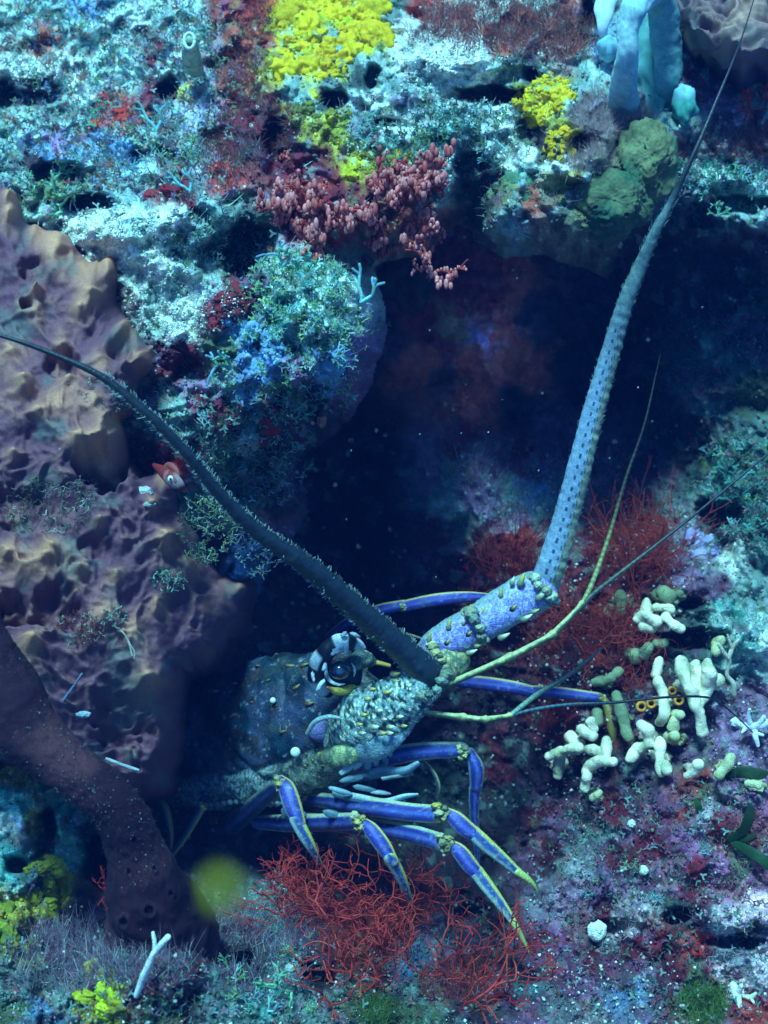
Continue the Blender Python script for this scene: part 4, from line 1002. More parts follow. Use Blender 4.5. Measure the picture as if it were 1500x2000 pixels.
mb = MB(); ptube(mb, [(915, 1232, .805, 28), (945, 1212, .80, 40), (995, 1182, .80, 41), (1030, 1164, .803, 42), (1056, 1152, .808, 38), (1072, 1140, .812, 26)], 90, 64, col=lil((.18, .19, .46), (.36, .38, .72), 83), disp=lambda t, th, P: 1 + (n3(P * 100, 73) - .5) * .16 + (n3(P * 500, 74) - .5) * .06, flat=.75)
mb.build('stem_segment', M_SHELL, far)
for (x, y, l, dx, dy, w) in [(838, 1250, 13, .1, 1, 0), (876, 1226, 14, .1, 1, 0), (914, 1200, 16, .3, 1, 0), (943, 1198, 12, .3, 1, 0), (978, 1164, 13, .1, 1, 0), (1016, 1140, 18, .4, 1, 0), (872, 1257, 12, .6, .6, 2), (914, 1240, 12, .6, .6, 2), (1000, 1190, 14, .6, .6, 2),
                             (915, 1276, 15, 1, .35, 1), (978, 1246, 16, 1, .45, 1), (1022, 1210, 16, 1, .5, 1), (1052, 1168, 18, .8, .7, 1), (1060, 1160, 18, .8, .8, 0), (930, 1262, 11, 1, .2, 0), (1000, 1140, 12, .3, 1, 1), (905, 1218, 10, .4, 1, 1), (1040, 1196, 12, 1, .4, 0)]:
    o = spine(x, y, .775 if w == 2 else .792, dx, dy, .35 if w != 2 else 1, l * .40, l * 1.25, (.015, .02, .02) if w == 2 else (.20, .22, .12), (.72, .72, .50) if w == 1 else (.55, .44, .08), far)
FLG = [(1055, 1156, .812, 26), (1074, 1112, .806, 28.5), (1103, 1020, .80, 25.5), (1131, 915, .79, 23.5), (1160, 800, .782, 21), (1192, 690, .772, 18.5), (1222, 590, .76, 15.5), (1252, 515, .752, 12.8), (1283, 445, .742, 9.6), (1303, 408, .738, 7), (1332, 350, .732, 5.6), (1368, 272, .73, 4.2), (1400, 195, .735, 3.2), (1432, 118, .745, 2.2), (1455, 55, .76, 1.4), (1490, -60, .79, .8)]


def flg_col(t, th, P):
    side = np.sin(th)                                                       # path runs up: +1 is the left edge
    bluew = mix(np.array((.17, .25, .36)), np.array((.27, .37, .47)), n3(P * 500, 3))
    grey = mix(np.array((.14, .17, .12)), np.array((.30, .32, .22)), n3(P * 700, 4))
    c = mix(grey, bluew, sstep(-.42, -.25, side))
    c = mix(c, mix(np.array((.07, .12, .12)), np.array((.18, .24, .22)), n3(P * 500, 9)), sstep(.28, .5, t))
    for q, ph in ((.28, 0.), (-.22, .5), (-.42, .25)):
        u = np.mod(t * 62 + ph, 1); dots = (np.abs(side - q) < .075) * (np.abs(u - .5) < .2) * (np.cos(th) > 0) * (t < .42)
        c = mix(c, np.array((.012, .02, .05)), dots * .9)
    return mix(c, np.array((.012, .016, .022)), sstep(.60, .66, t))


s = spline(FLG, 640)
FP = PW(s[:, 0], s[:, 1], s[:, 2]); FR = s[:, 3] * K * s[:, 2]
mb = MB(); tube(mb, FP, FR, 60, col=flg_col, disp=lambda t, th, P: 1 + np.where(np.sin(th) < -.25, .075 * n3(P * 140, 15) * np.sin(t * 62 * 2 * math.pi), .015 * np.sin(t * 124 * math.pi)) * (1 - sstep(.55, .62, t)) + (n3(P * 300, 5) - .5) * .1, flat=.7)
mb.build('flagellum', M_LEG, far)
setae(far, FP, FR, 520, 20, 400, .5, 1.4, (.30, .38, .34), sides=(-math.pi / 2, -math.pi / 2, math.pi / 2), lean=1.2, seed=4)


# knobbly collars where the antennae leave their stems
def collar(parent, px, py, d, r, tilt, c, n=11):
    rr = np.random.default_rng(int(px)); a = math.radians(tilt)
    ax = RIG * math.cos(a) + UPI * math.sin(a); s_ = K * d; mb = MB()
    for i in range(n):
        b = i * 2 * math.pi / n
        p = PW(px, py, d) + (ax * math.cos(b) - VIEW * .7 * math.sin(b)) * r * s_ + np.cross(ax, VIEW) * rr.normal(0, 2.5) * s_
        q = r * rr.uniform(.26, .42)
        blob(mb, p, (q * s_, q * s_ * rr.uniform(.6, 1), q * s_), mix(np.array(c), np.array((.60, .56, .28)), rr.random() * .6) * rr.uniform(.5, 1.2), nu=14, nv=10, noise=.4, freq=2.6, seed=i)
    mb.build('collar', M_SHELL, parent)


collar(near, 853, 1337, .739, 34, 45, (.10, .18, .17))
collar(far, 932, 1220, .794, 33, 120, (.16, .26, .24))
collar(far, 1060, 1150, .798, 31, 130, (.22, .30, .24))
collar(far, 858, 1284, .793, 30, 120, (.30, .30, .14))


# antennules
def antennule(label, stem, whips):
    a = antenna(label); a.name = 'antennule'
    a.location = PW(*stem[0][:3]) - np.array(lob.location)
    for i in range(len(stem) - 1):
        p, q = stem[i], stem[i + 1]
        mb = MB(); ptube(mb, [(p[0], p[1], p[2], p[3] * .8), (p[0] * .8 + q[0] * .2, p[1] * .8 + q[1] * .2, p[2] * .8 + q[2] * .2, p[3] * .72), (p[0] * .2 + q[0] * .8, p[1] * .2 + q[1] * .8, p[2] * .2 + q[2] * .8, q[3] * .70), (q[0], q[1], q[2], q[3] * 1.05)], 24, 16, col=lambda t, th, P: mix(np.array((.05, .07, .03)), np.array((.46, .45, .19)), sstep(-.2, .7, np.sin(th) + (n3(P * 500, 8) - .5) * .8)) * (.75 + .5 * n3(P * 700, 3))[..., None])  # underside darkened: shading painted into the colour
        mb.build('stem_segment', M_LEG, a)
    for w, c0, c1 in whips:
        s = spline(w, 160); P = PW(s[:, 0], s[:, 1], s[:, 2])
        mb = MB(); tube(mb, P, s[:, 3] * .8 * K * s[:, 2], 8, col=lambda t, th, V: mix(np.array(c0), np.array(c1), sstep(.1, .5, t)) * (.7 + .6 * (np.sin(t * 300) > 0))[..., None])
        mb.build('whip', M_LEG, a)


antennule('near antennule of yellow-green joints splitting into two long whips', [(845, 1352, .742, 7), (862, 1342, .738, 9), (998, 1284, .735, 10.5), (1080, 1240, .738, 9.5), (1138, 1180, .745, 8)],
          [([(1138, 1180, .745, 7), (1160, 1130, .752, 6.2), (1190, 1045, .77, 5), (1222, 935, .80, 4), (1258, 830, .83, 2.8), (1280, 735, .86, 1.6), (1290, 690, .87, .8)], (.22, .23, .07), (.03, .026, .014)),
           ([(1140, 1178, .745, 6.5), (1165, 1155, .745, 6), (1225, 1108, .745, 5), (1300, 1050, .748, 4), (1390, 978, .75, 3.4), (1500, 886, .755, 2.8), (1620, 790, .77, 2)], (.06, .07, .05), (.012, .014, .018))])
antennule('lower antennule bending down then up to the right', [(800, 1388, .748, 8), (905, 1402, .742, 9.5), (948, 1406, .74, 9), (996, 1398, .742, 7)],
          [([(996, 1398, .742, 6), (1018, 1380, .745, 6.5), (1055, 1352, .752, 6.5), (1100, 1326, .76, 5.5), (1150, 1288, .775, 4), (1180, 1262, .785, 2)], (.16, .24, .16), (.02, .03, .035)),
           ([(990, 1400, .742, 4), (1040, 1386, .745, 4.2), (1110, 1376, .748, 4), (1200, 1372, .75, 3.8), (1300, 1362, .752, 3.2), (1385, 1363, .758, 2.6), (1430, 1392, .765, 2), (1470, 1430, .775, 1.4)], (.04, .10, .12), (.006, .008, .010))])


# legs
def leg_col(edge_top, face, edge_bot, grey=0.0, groove=True):
    def f(t, th, P):
        sx = np.sin(th) + (n3(P * 300, 12) - .5) * .10
        c = np.broadcast_to(np.array(face), t.shape + (3,)) * (.75 + .5 * n3(P * 330, 3))[..., None]
        c = mix(c, np.array((.14, .20, .56)), np.exp(-((sx - .05) / .2) ** 2) * .55)  # painted highlight down the middle of the blue face
        c = mix(c, NAVY, np.exp(-((sx + .52) / .12) ** 2) * .6)
        c = mix(c, np.array(edge_top), sstep(.74, .86, sx))
        c = mix(c, np.array(edge_bot), sstep(.76, .88, -sx))
        if groove: c = mix(c, NAVY * .6, np.exp(-((sx - .52) / .10) ** 2) * .7)
        c = mix(c, np.array(edge_top), np.clip(sstep(.05, .0, t) + sstep(.94, 1.0, t), 0, 1) * .6)
        film = sstep(.56, .78, n3(P * 300, 14))
        c = mix(c, np.array((.16, .20, .16)), film * .18)
        return mix(c, np.array((.30, .38, .44)), sstep(.76, .86, n3(P * 620, 16)) * .3)
    return f


def shin_col(t, th, P):
    sx = np.sin(th) + (n3(P * 420, 12) - .5) * .25
    c = mix(np.array((.05, .10, .26)), np.array((.26, .36, .34)), sstep(-.15, -.55, sx)) * (.7 + .6 * n3(P * 600, 3))[..., None]
    c = mix(c, np.array((.03, .03, .20)), np.exp(-((sx - .15) / .2) ** 2) * .9)
    c = mix(c, np.array((.50, .46, .10)), sstep(.52, .74, sx))
    return mix(c, np.array((.50, .50, .12)), sstep(.55, .75, n3(P * 500, 6)) * .35 * (sx < .4))


def knuckle(px, py, d, s, parent):
    mb = MB(); r = np.random.default_rng(int(px))
    for (dx, dy, dz, q) in [(-.5, .7, .2, .55), (-.2, -.1, .6, .6), (.3, -.6, .4, .55), (.45, .45, .3, .5), (-.25, -.85, .1, .45), (.7, -.1, .2, .45)]:
        pblob(mb, px + dx * s, py - dy * s, d - dz * s * K * d, q * s * r.uniform(.7, 1.15), q * s * r.uniform(.55, .95), q * s * .7, mix(np.array((.56, .44, .07)), np.array((.40, .42, .26)), r.random()) * r.uniform(.3, 1.0), nu=16, nv=12, noise=.5, freq=2.4, seed=int(r.integers(99)))
    return mb.build('joint', M_LEG, parent)


def leg(segs, joints, label=None, tips=()):
    segs = [(k_, [(a, b, c, r * .9) for a, b, c, r in p_]) for k_, p_ in segs]
    l = empty('leg', (0, 0, 0), None, None); l.pop('category', None)
    l.parent = lob
    l.location = PW(segs[0][1][0][0], segs[0][1][0][1], segs[0][1][0][2]) - np.array(lob.location)
    if label: l['label'] = label
    for kind, pts in segs:
        mb = MB()
        if kind == 'thigh': ptube(mb, pts, 50, 32, col=leg_col(CREAM * .8, BLU, CREAM * .75), flat=.62)
        elif kind == 'dthigh': ptube(mb, pts, 50, 28, col=leg_col(np.array((.12, .15, .10)), (.02, .035, .14), np.array((.06, .09, .12))), flat=.62)
        elif kind == 'fthigh': ptube(mb, pts, 50, 24, col=leg_col(np.array((.50, .40, .13)), (.035, .03, .26), np.array((.02, .02, .12)), groove=False), flat=.5)
        elif kind == 'knee': ptube(mb, pts, 40, 30, col=leg_col(YLW, (.045, .04, .27), np.array((.20, .30, .34))), flat=.62)
        elif kind == 'bshin': ptube(mb, pts, 40, 24, col=leg_col(np.array((.28, .24, .12)), (.02, .03, .22), np.array((.16, .24, .26)), groove=False), flat=.55)
        elif kind == 'shin': ptube(mb, pts, 50, 26, col=shin_col, flat=.6)
        elif kind == 'thin': ptube(mb, pts, 40, 14, col=lambda t, th, P: mix(np.array((.03, .05, .08)), np.array((.34, .29, .10)), sstep(.1, .6, np.sin(th))))
        elif kind == 'tip': ptube(mb, pts, 30, 16, col=lambda t, th, P: mix(np.array((.46, .50, .14)), np.array((.20, .28, .04)), t))
        elif kind == 'ochre': ptube(mb, pts, 30, 16, col=lambda t, th, P: np.array((.20, .15, .03)) * (.6 + .8 * n3(P * 300, 2))[..., None])
        if kind in ('knee', 'shin', 'thigh', 'bshin'):
            q = spline(pts, 60); setae(l, PW(q[:, 0], q[:, 1], q[:, 2]), q[:, 3] * K * q[:, 2], 46, 4, 56, .3, 1.1, (.30, .34, .26), sides=(math.pi / 2, -math.pi / 2, .4), lean=1.0, seed=int(pts[0][0]))
        mb.build(dict(thigh='thigh', dthigh='thigh', fthigh='thigh', knee='knee', bshin='shin', shin='shin', thin='shin', tip='claw_tip', ochre='claw_tip')[kind], M_LEG, l)
    for x, y, d, s_ in joints: knuckle(x, y, d, s_, l)
    return l


leg([('thigh', [(722, 1492, .79, 15), (780, 1474, .775, 20), (840, 1466, .765, 19), (902, 1464, .758, 17)]), ('bshin', [(918, 1468, .757, 10), (930, 1500, .758, 17), (930, 1535, .762, 14)]), ('bshin', [(928, 1540, .764, 14), (926, 1580, .77, 11), (930, 1640, .78, 8), (934, 1690, .79, 4)])], [(903, 1468, .755, 13)], 'upper near leg reaching right then bending straight down')
leg([('thigh', [(570, 1560, .88, 12), (625, 1563, .825, 17), (675, 1570, .79, 20), (740, 1578, .765, 21), (800, 1586, .755, 20), (852, 1590, .748, 20)]), ('knee', [(872, 1585, .745, 10), (890, 1600, .743, 18), (912, 1620, .742, 19), (936, 1634, .742, 13)]), ('shin', [(924, 1626, .742, 16), (950, 1650, .741, 16), (985, 1680, .741, 12.5), (1012, 1704, .742, 9)]), ('tip', [(1010, 1702, .742, 9), (1030, 1716, .742, 7), (1044, 1730, .742, 4), (1050, 1744, .743, 1)])], [(861, 1586, .744, 17)], 'second near leg, bright blue, with a yellow-green tip at the right')
leg([('thigh', [(600, 1602, .84, 16), (690, 1612, .80, 20), (750, 1618, .775, 20), (810, 1630, .755, 20), (858, 1644, .742, 20)]), ('knee', [(880, 1648, .738, 10), (898, 1664, .736, 17), (918, 1690, .735, 18), (940, 1712, .735, 12)]), ('shin', [(930, 1702, .735, 16), (955, 1735, .733, 15), (985, 1775, .731, 11), (1002, 1800, .73, 8)]), ('tip', [(1001, 1798, .73, 8), (1015, 1822, .729, 6), (1028, 1848, .728, 3), (1034, 1862, .728, 1)])], [(868, 1644, .737, 17)], 'third near leg, its shin sloping down to the red bush')
leg([('thigh', [(500, 1606, .86, 15), (570, 1608, .83, 20), (640, 1606, .79, 20), (695, 1603, .762, 19)]), ('knee', [(712, 1606, .756, 10), (726, 1622, .753, 17), (748, 1652, .751, 18), (768, 1682, .75, 12)]), ('shin', [(762, 1676, .75, 15), (780, 1708, .756, 13), (792, 1735, .762, 9), (802, 1760, .77, 4)])], [(701, 1605, .757, 16)], 'fourth near leg, its knee dropping behind the red bush')
leg([('dthigh', [(450, 1612, .89, 24), (480, 1588, .86, 22), (515, 1558, .825, 19), (542, 1535, .80, 15)]), ('knee', [(548, 1522, .787, 10), (560, 1540, .782, 19), (572, 1575, .778, 20), (585, 1608, .776, 14)]), ('shin', [(578, 1600, .776, 15), (594, 1630, .776, 14), (608, 1655, .778, 11), (624, 1685, .785, 6)])], [(548, 1530, .785, 14)], 'rear near leg folded over like a tent under the pale flank')
leg([('dthigh', [(420, 1545, .90, 14), (402, 1560, .87, 13), (394, 1572, .85, 12)]), ('thin', [(394, 1578, .845, 9), (375, 1612, .84, 8), (352, 1648, .84, 7), (330, 1676, .84, 5)])], [(396, 1574, .843, 9)], 'hindmost thin leg beside the purple rope sponge')
leg([('thin', [(306, 1560, .88, 9), (322, 1580, .87, 10), (332, 1625, .865, 8), (332, 1670, .865, 4)])], [])
leg([('fthigh', [(640, 1245, .90, 8), (690, 1212, .87, 14), (740, 1192, .85, 13), (788, 1182, .845, 12)]), ('fthigh', [(790, 1184, .845, 13), (850, 1172, .84, 14), (910, 1166, .84, 12), (972, 1166, .845, 6)])], [(787, 1186, .838, 7)], 'far leg behind the antennae with an orange upper edge')
leg([('fthigh', [(880, 1330, .90, 10), (940, 1334, .89, 15), (1000, 1342, .88, 14), (1045, 1352, .875, 13)]), ('fthigh', [(1045, 1350, .875, 13), (1100, 1354, .865, 13), (1172, 1362, .855, 10)]), ('ochre', [(1180, 1366, .852, 8), (1192, 1395, .848, 12), (1196, 1425, .845, 11), (1200, 1450, .845, 5)])], [(1177, 1364, .852, 8)], 'far leg reaching right to the finger coral with an ochre tip')
leg([('thin', [(770, 1248, .86, 3), (795, 1240, .855, 3.5), (830, 1250, .855, 2.5)])], [])
leg([('thin', [(822, 1482, .775, 3), (845, 1506, .772, 4.5), (856, 1535, .772, 5), (852, 1560, .775, 3)])], [])

# mouthparts under the head
r_ = np.random.default_rng(5)
for (x, y, rx, ry, a, c) in [(680, 1500, 20, 8, .6, 0), (700, 1492, 14, 7, .9, 0), (718, 1490, 9, 13, .2, 1), (735, 1486, 7, 11, -.2, 0), (752, 1484, 6, 12, .3, 1), (765, 1470, 6, 10, -.5, 0), (745, 1500, 14, 8, .2, 1), (690, 1520, 26, 7, .25, 2), (725, 1512, 18, 7, .1, 2), (665, 1545, 24, 6, -.25, 1), (712, 1540, 22, 6, -.2, 2), (740, 1548, 22, 5, -.1, 0), (780, 1505, 9, 5, .1, 1), (650, 1590, 20, 8, -.3, 2), (560, 1585, 12, 12, 0, 2), (590, 1592, 9, 9, 0, 1)]:
    mb = MB(); ax = np.array([RIG * math.cos(a) + UPI * math.sin(a), UPI * math.cos(a) - RIG * math.sin(a), -VIEW])
    pblob(mb, x, y, .775 if x > 640 else .80, rx, ry, min(rx, ry) * .7, np.array([(.34, .44, .46), (.16, .26, .32), (.08, .15, .18)][c]), nu=20, nv=12, axes=ax, noise=.2, freq=2, seed=int(x))
    mb.build('mouth_plate', M_LEG, lob)
mouth = empty('mouth_limb', (0, 0, 0), None, None); mouth.pop('category', None); mouth.parent = lob; mouth.location = PW(740, 1500, .77) - np.array(lob.location)
mb = MB(); ptube(mb, [(700, 1520, .785, 9), (745, 1508, .77, 11), (790, 1506, .762, 9), (815, 1492, .758, 6)], 40, 18, col=lambda t, th, P: mix(np.array((.05, .10, .16)), np.array((.20, .30, .34)), sstep(-.2, .6, np.sin(th))), flat=.7)
mb.build('limb', M_LEG, mouth)
mb = MB()
for i in range(30):
    q = i / 29; p = PW(745 + 60 * q, 1518 - 10 * q, .762)
    tube(mb, np.array([p, p - UPI * .0022 + RIG * .0008]), [.0004, .0001], 4, col=(.34, .42, .40), cap=0)
tag(mb.build('bristle', M_TURF, mouth), kind='stuff')
mb = MB(); ptube(mb, [(655, 1550, .79, 8), (700, 1560, .775, 10), (750, 1568, .765, 9), (790, 1556, .76, 6), (815, 1552, .76, 3)], 40, 16, col=lambda t, th, P: mix(np.array((.06, .12, .18)), np.array((.34, .44, .40)), sstep(0, .7, np.sin(th))), flat=.7)
mb.build('limb', M_LEG, mouth)
# scalloped hem of the shell
for i in range(16):
    x = 385 + i * 13; y = 1568 + 3 * math.sin(i * .7)
    mb = MB(); pblob(mb, x, y, .875 - i * .004, 7, 6, 5, np.array((.20, .28, .32)) * r_.uniform(.5, 1.1), nu=12, nv=8)
    mb.build('hem_scallop', M_LEG, lob)
# ------------------------------------------------------------------ algae, corals and the small life on the rock
def unit(v): v = np.asarray(v, float); return v / (np.linalg.norm(v) + 1e-12)


def imgdir(ang, tow=0.0):
    """Direction from a picture angle (degrees, 0 right, 90 up) leaning tow towards the viewer."""
    a = math.radians(ang)
    return unit(RIG * math.cos(a) + UPI * math.sin(a) - VIEW * tow)


def grow(mb, p, d, L, r, lev, r_, cfg, out):
    n = 5; P = [np.array(p, float)]; dd = unit(d); bend = r_.normal(0, cfg['bend'], 3)
    for i in range(n):
        dd = unit(dd + bend / n + r_.normal(0, .10, 3) + UPI * cfg.get('up', 0) / n - VIEW * cfg.get('tow', 0) / n)
        P.append(P[-1] + dd * L / n)
    P = np.array(P); r2 = r * cfg['taper']
    cc = np.array(cfg['col']) * r_.uniform(.45, 1.25) * np.array((1, r_.uniform(.8, 1.5), r_.uniform(.8, 1.4)))
    tube(mb, P, np.linspace(r, r2, n + 1), cfg.get('ns', 6), col=cc, cap=1)
    if lev == 0 or cfg.get('all'): out.append((P, r2, dd))
    if lev > 0:
        k = cfg.get('kids', 2) if r_.random() > cfg.get('skip', .1) else 1
        for c in range(k):
            side = unit(np.cross(dd, VIEW + r_.normal(0, .5, 3))) * (1 if (c % 2) else -1)
            grow(mb, P[-1 - (c // 2)], unit(dd + side * cfg['fork'] * r_.uniform(.6, 1.3) + r_.normal(0, .12, 3)), L * cfg['short'] * r_.uniform(.75, 1.2), r2, lev - 1, r_, cfg, out)


def bush(name, label, cat, stems, cfg, seed, mat=None, group=None):
    r_ = np.random.default_rng(seed); mb = MB(); out = []
    for (px, py, d, ang, tow, L, lev) in stems:
        grow(mb, PW(px, py, d), imgdir(ang, tow), L * K * d, cfg['r'] * K * d, lev, r_, cfg, out)
    return mb, out, r_


RED = dict(bend=.9, taper=.80, col=(.58, .045, .034), kids=2, fork=.75, short=.86, r=2.3, up=.25, tow=.1, skip=.12, ns=6)


def red_bush(label, stems, seed, cfg=RED, group='red branching algae'):
    mb, out, r_ = bush('red_alga', label, 'alga', stems, cfg, seed)
    base = PW(stems[0][0], stems[0][1], stems[0][2])
    return tag(mb.build('red_alga', M_ALGA, None, base), label, 'alga')


def stems_at(lst, seed, L=(40, 70), lev=(3, 5), spread=40, tow=(.1, .9), lift=.012):
    r_ = np.random.default_rng(seed); out = []
    for (px, py, n, ang) in lst:
        for i in range(n):
            x = px + r_.normal(0, 12); y = py + r_.normal(0, 8)
            out.append((x, y, sd_(x, y) + .003 - lift * r_.random(), ang + r_.normal(0, spread), r_.uniform(*tow), r_.uniform(*L), int(r_.integers(*lev))))
    return out


red_bush('dense red branching bush under the near legs', stems_at([(640, 1790, 9, 95), (700, 1820, 11, 90), (760, 1800, 10, 85), (690, 1760, 7, 100), (745, 1850, 7, 80), (800, 1770, 5, 70)], 101, L=(34, 62), tow=(.4, 1.5), lift=.045), 101)
red_bush('loose red branching tuft left of the dense red bush, below the folded rear leg', stems_at([(600, 1760, 7, 100), (570, 1740, 4, 120), (620, 1735, 4, 80)], 102, L=(26, 50), tow=(.4, 1.3), lift=.04), 102)
red_bush('open red branching bush right of the dense one, below the third leg tip', stems_at([(890, 1920, 5, 75), (930, 1900, 4, 70), (860, 1870, 4, 60), (960, 1940, 4, 60)], 103, L=(40, 64), lev=(2, 5), spread=28, tow=(.2, .8)), 103)
red_bush('tall sparse red stems at the right end of the bottom algae', [(925, 1955, .70, 45, .3, 60, 3), (905, 1965, .70, 60, .2, 60, 3), (960, 1930, .70, 55, .2, 48, 3), (985, 1860, .71, 60, .1, 34, 3), (940, 1925, .70, 40, .3, 55, 3)], 104, dict(RED, bend=.5, r=2.6))
red_bush('sprawling dark red stems at the bottom edge below the dense bush', stems_at([(640, 1900, 4, 10), (690, 1905, 4, 170), (630, 1870, 4, 250), (720, 1925, 4, 340), (640, 1950, 3, 80)], 105, L=(30, 60), lev=(2, 4), tow=(.1, .6)), 105)
FINE = dict(RED, r=1.1, bend=1.4, fork=.8, short=.9, up=.05, col=(.52, .05, .035))
red_bush('tangled fine red alga left of the finger coral', stems_at([(1200, 1250, 14, 60), (1180, 1230, 12, 150), (1230, 1270, 12, 320), (1170, 1280, 8, 210), (1225, 1225, 8, 40), (1250, 1330, 6, 280), (1140, 1215, 6, 170)], 106, L=(22, 46), lev=(3, 5), tow=(.1, .9)), 106, FINE)
FEATH = dict(RED, r=.95, bend=.6, fork=.4, short=.95, up=.3, col=(.50, .055, .04))
red_bush('feathery red alga spreading up beside the yellow-green whip', stems_at([(1235, 1140, 26, 78), (1215, 1110, 16, 95), (1270, 1120, 16, 55), (1290, 1090, 8, 40)], 107, L=(34, 64), lev=(2, 4), spread=24, tow=(.1, .6)), 107, FEATH)
red_bush('feathery red alga left of the pale blue antenna base', stems_at([(985, 1130, 18, 100), (1020, 1110, 12, 80), (960, 1110, 8, 120), (1000, 1090, 6, 70)], 108, L=(20, 42), lev=(2, 4), spread=35, tow=(.1, .6)), 108, dict(FEATH, col=(.36, .03, .028)))
red_bush('wispy red alga hanging below the far antenna stem', stems_at([(1080, 1200, 8, 300), (1060, 1260, 8, 330), (1110, 1230, 6, 280), (1130, 1150, 8, 60)], 109, L=(18, 36), lev=(2, 4), spread=60), 109, dict(FINE, col=(.34, .04, .03)))
red_bush('thin upright red stem behind the yellow-green whip', [(1240, 1000, floor_d(1240, 1000) - .01, 75, .1, 40, 2), (1235, 1010, floor_d(1235, 1010) - .01, 80, .1, 34, 2)], 110, dict(FEATH, r=1.8))
red_bush('bright red twiggy alga on the brown ridged sponge at the right edge', [(1455, 235, .86, 70, .4, 26, 3), (1470, 230, .86, 100, .4, 22, 3), (1440, 215, .86, 130, .4, 20, 3), (1465, 215, .86, 60, .4, 22, 3), (1400, 190, .86, 100, .3, 18, 2), (1490, 190, .86, 80, .3, 20, 3)], 111, dict(RED, r=1.8, bend=1.4, col=(.75, .05, .035)))
red_bush('small red tuft on the left side of the purple rope sponge', [(208, 1750, .655, 70, .5, 16, 3), (205, 1760, .655, 100, .5, 14, 3), (212, 1740, .655, 60, .4, 18, 3)], 112, dict(RED, r=1.3, col=(.65, .03, .03)))
red_bush('dull red tuft on the floor under the upper near leg', stems_at([(1080, 1395, 6, 80), (1100, 1395, 6, 90)], 113, L=(10, 22), lev=(2, 4)), 113, dict(FINE, col=(.34, .02, .025)))

# pink tipped algae hanging off the ledge lip
PINK = dict(bend=.7, taper=.86, col=(.60, .06, .045), kids=2, fork=.8, short=.80, r=3.0, up=-.1, tow=.35, skip=.15, all=True)


def pink(label, stems, seed, bead=7.0, tipc=(.92, .29, .27)):
    base = PW(stems[0][0], stems[0][1], stems[0][2])
    root = empty('pink_alga', base, label, 'alga')
    out = []
    for si, st in enumerate(stems):
        mb, o_, r_ = bush('pink_alga', label, 'alga', [st], PINK, seed * 50 + si)
        mb.build('stem', M_ALGA, root); out += o_
    nb = MB()
    for P, r2, dd in out:
        tone_ = r_.random(); bs_ = r_.uniform(.55, 1.25)
        if r_.random() < .16: continue
        for k in (1, 2, 3, 4, 5):
            if r_.random() < .8:
                s_ = bead * bs_ * r_.uniform(.7, 1.2) * K * .76
                off = r_.normal(0, .55, 3) * s_
                c = mix(np.array((.55, .07, .06)), np.array(tipc), tone_ ** .6) * r_.uniform(.75, 1.1) + np.array((.06, .0, .0)) * r_.uniform(-1, 1)
                pale = r_.random() < .4
                blob(nb, P[k] + off + UPI * s_ * .2, (s_ * .62, s_ * r_.uniform(.65, 1.5), s_ * .62), lambda D, V, c=c, pale=pale: mix(c, np.array((.95, .55, .51)), sstep(.2, .95, D[..., 1]) * (.9 if pale else .4) * tone_), nu=8, nv=6)
    tag(nb.build('bead', M_ALGA, root), kind='stuff')
    return root


def lip(lst, seed, L, lev):
    r_ = np.random.default_rng(seed); out = []
    for (px, py, n, ang) in lst:
        for i in range(n):
            x = px + r_.normal(0, 14); y = py + r_.normal(0, 12)
            out.append((x, y, sd_(x, y) - .002, ang + r_.normal(0, 34), r_.uniform(.4, 1.4), r_.uniform(*L), int(r_.integers(*lev))))
    return out


pink('pink and red beaded alga at the ledge lip, left clump', lip([(560, 410, 4, 100), (600, 400, 4, 60), (640, 420, 4, 280), (570, 440, 4, 230), (680, 410, 4, 0), (620, 460, 4, 250), (540, 420, 3, 170)], 121, (17, 28), (2, 4)), 121)
pink('pink beaded alga at the ledge lip, larger right clump rising to pale tips', lip([(760, 400, 5, 80), (800, 380, 5, 85), (845, 370, 4, 80), (780, 440, 4, 300), (730, 450, 4, 220), (820, 430, 4, 330), (770, 350, 3, 90), (850, 345, 3, 90), (740, 480, 3, 250)], 122, (18, 30), (2, 4)), 122)
pink('sprig of pink alga dangling below the right clump into the dark', [(800, 470, .745, 320, .2, 36, 2), (818, 478, .745, 335, .3, 34, 2), (822, 492, .745, 300, .2, 32, 2), (850, 530, .745, 20, .2, 26, 2), (838, 500, .745, 285, .2, 24, 1)], 123, bead=6.0)
pink('thin red and pink sprig above the left pink clump', [(590, 320, .80, 60, .5, 22, 2), (575, 330, .80, 110, .5, 20, 2), (600, 335, .80, 80, .5, 22, 2)], 124, bead=4.2)

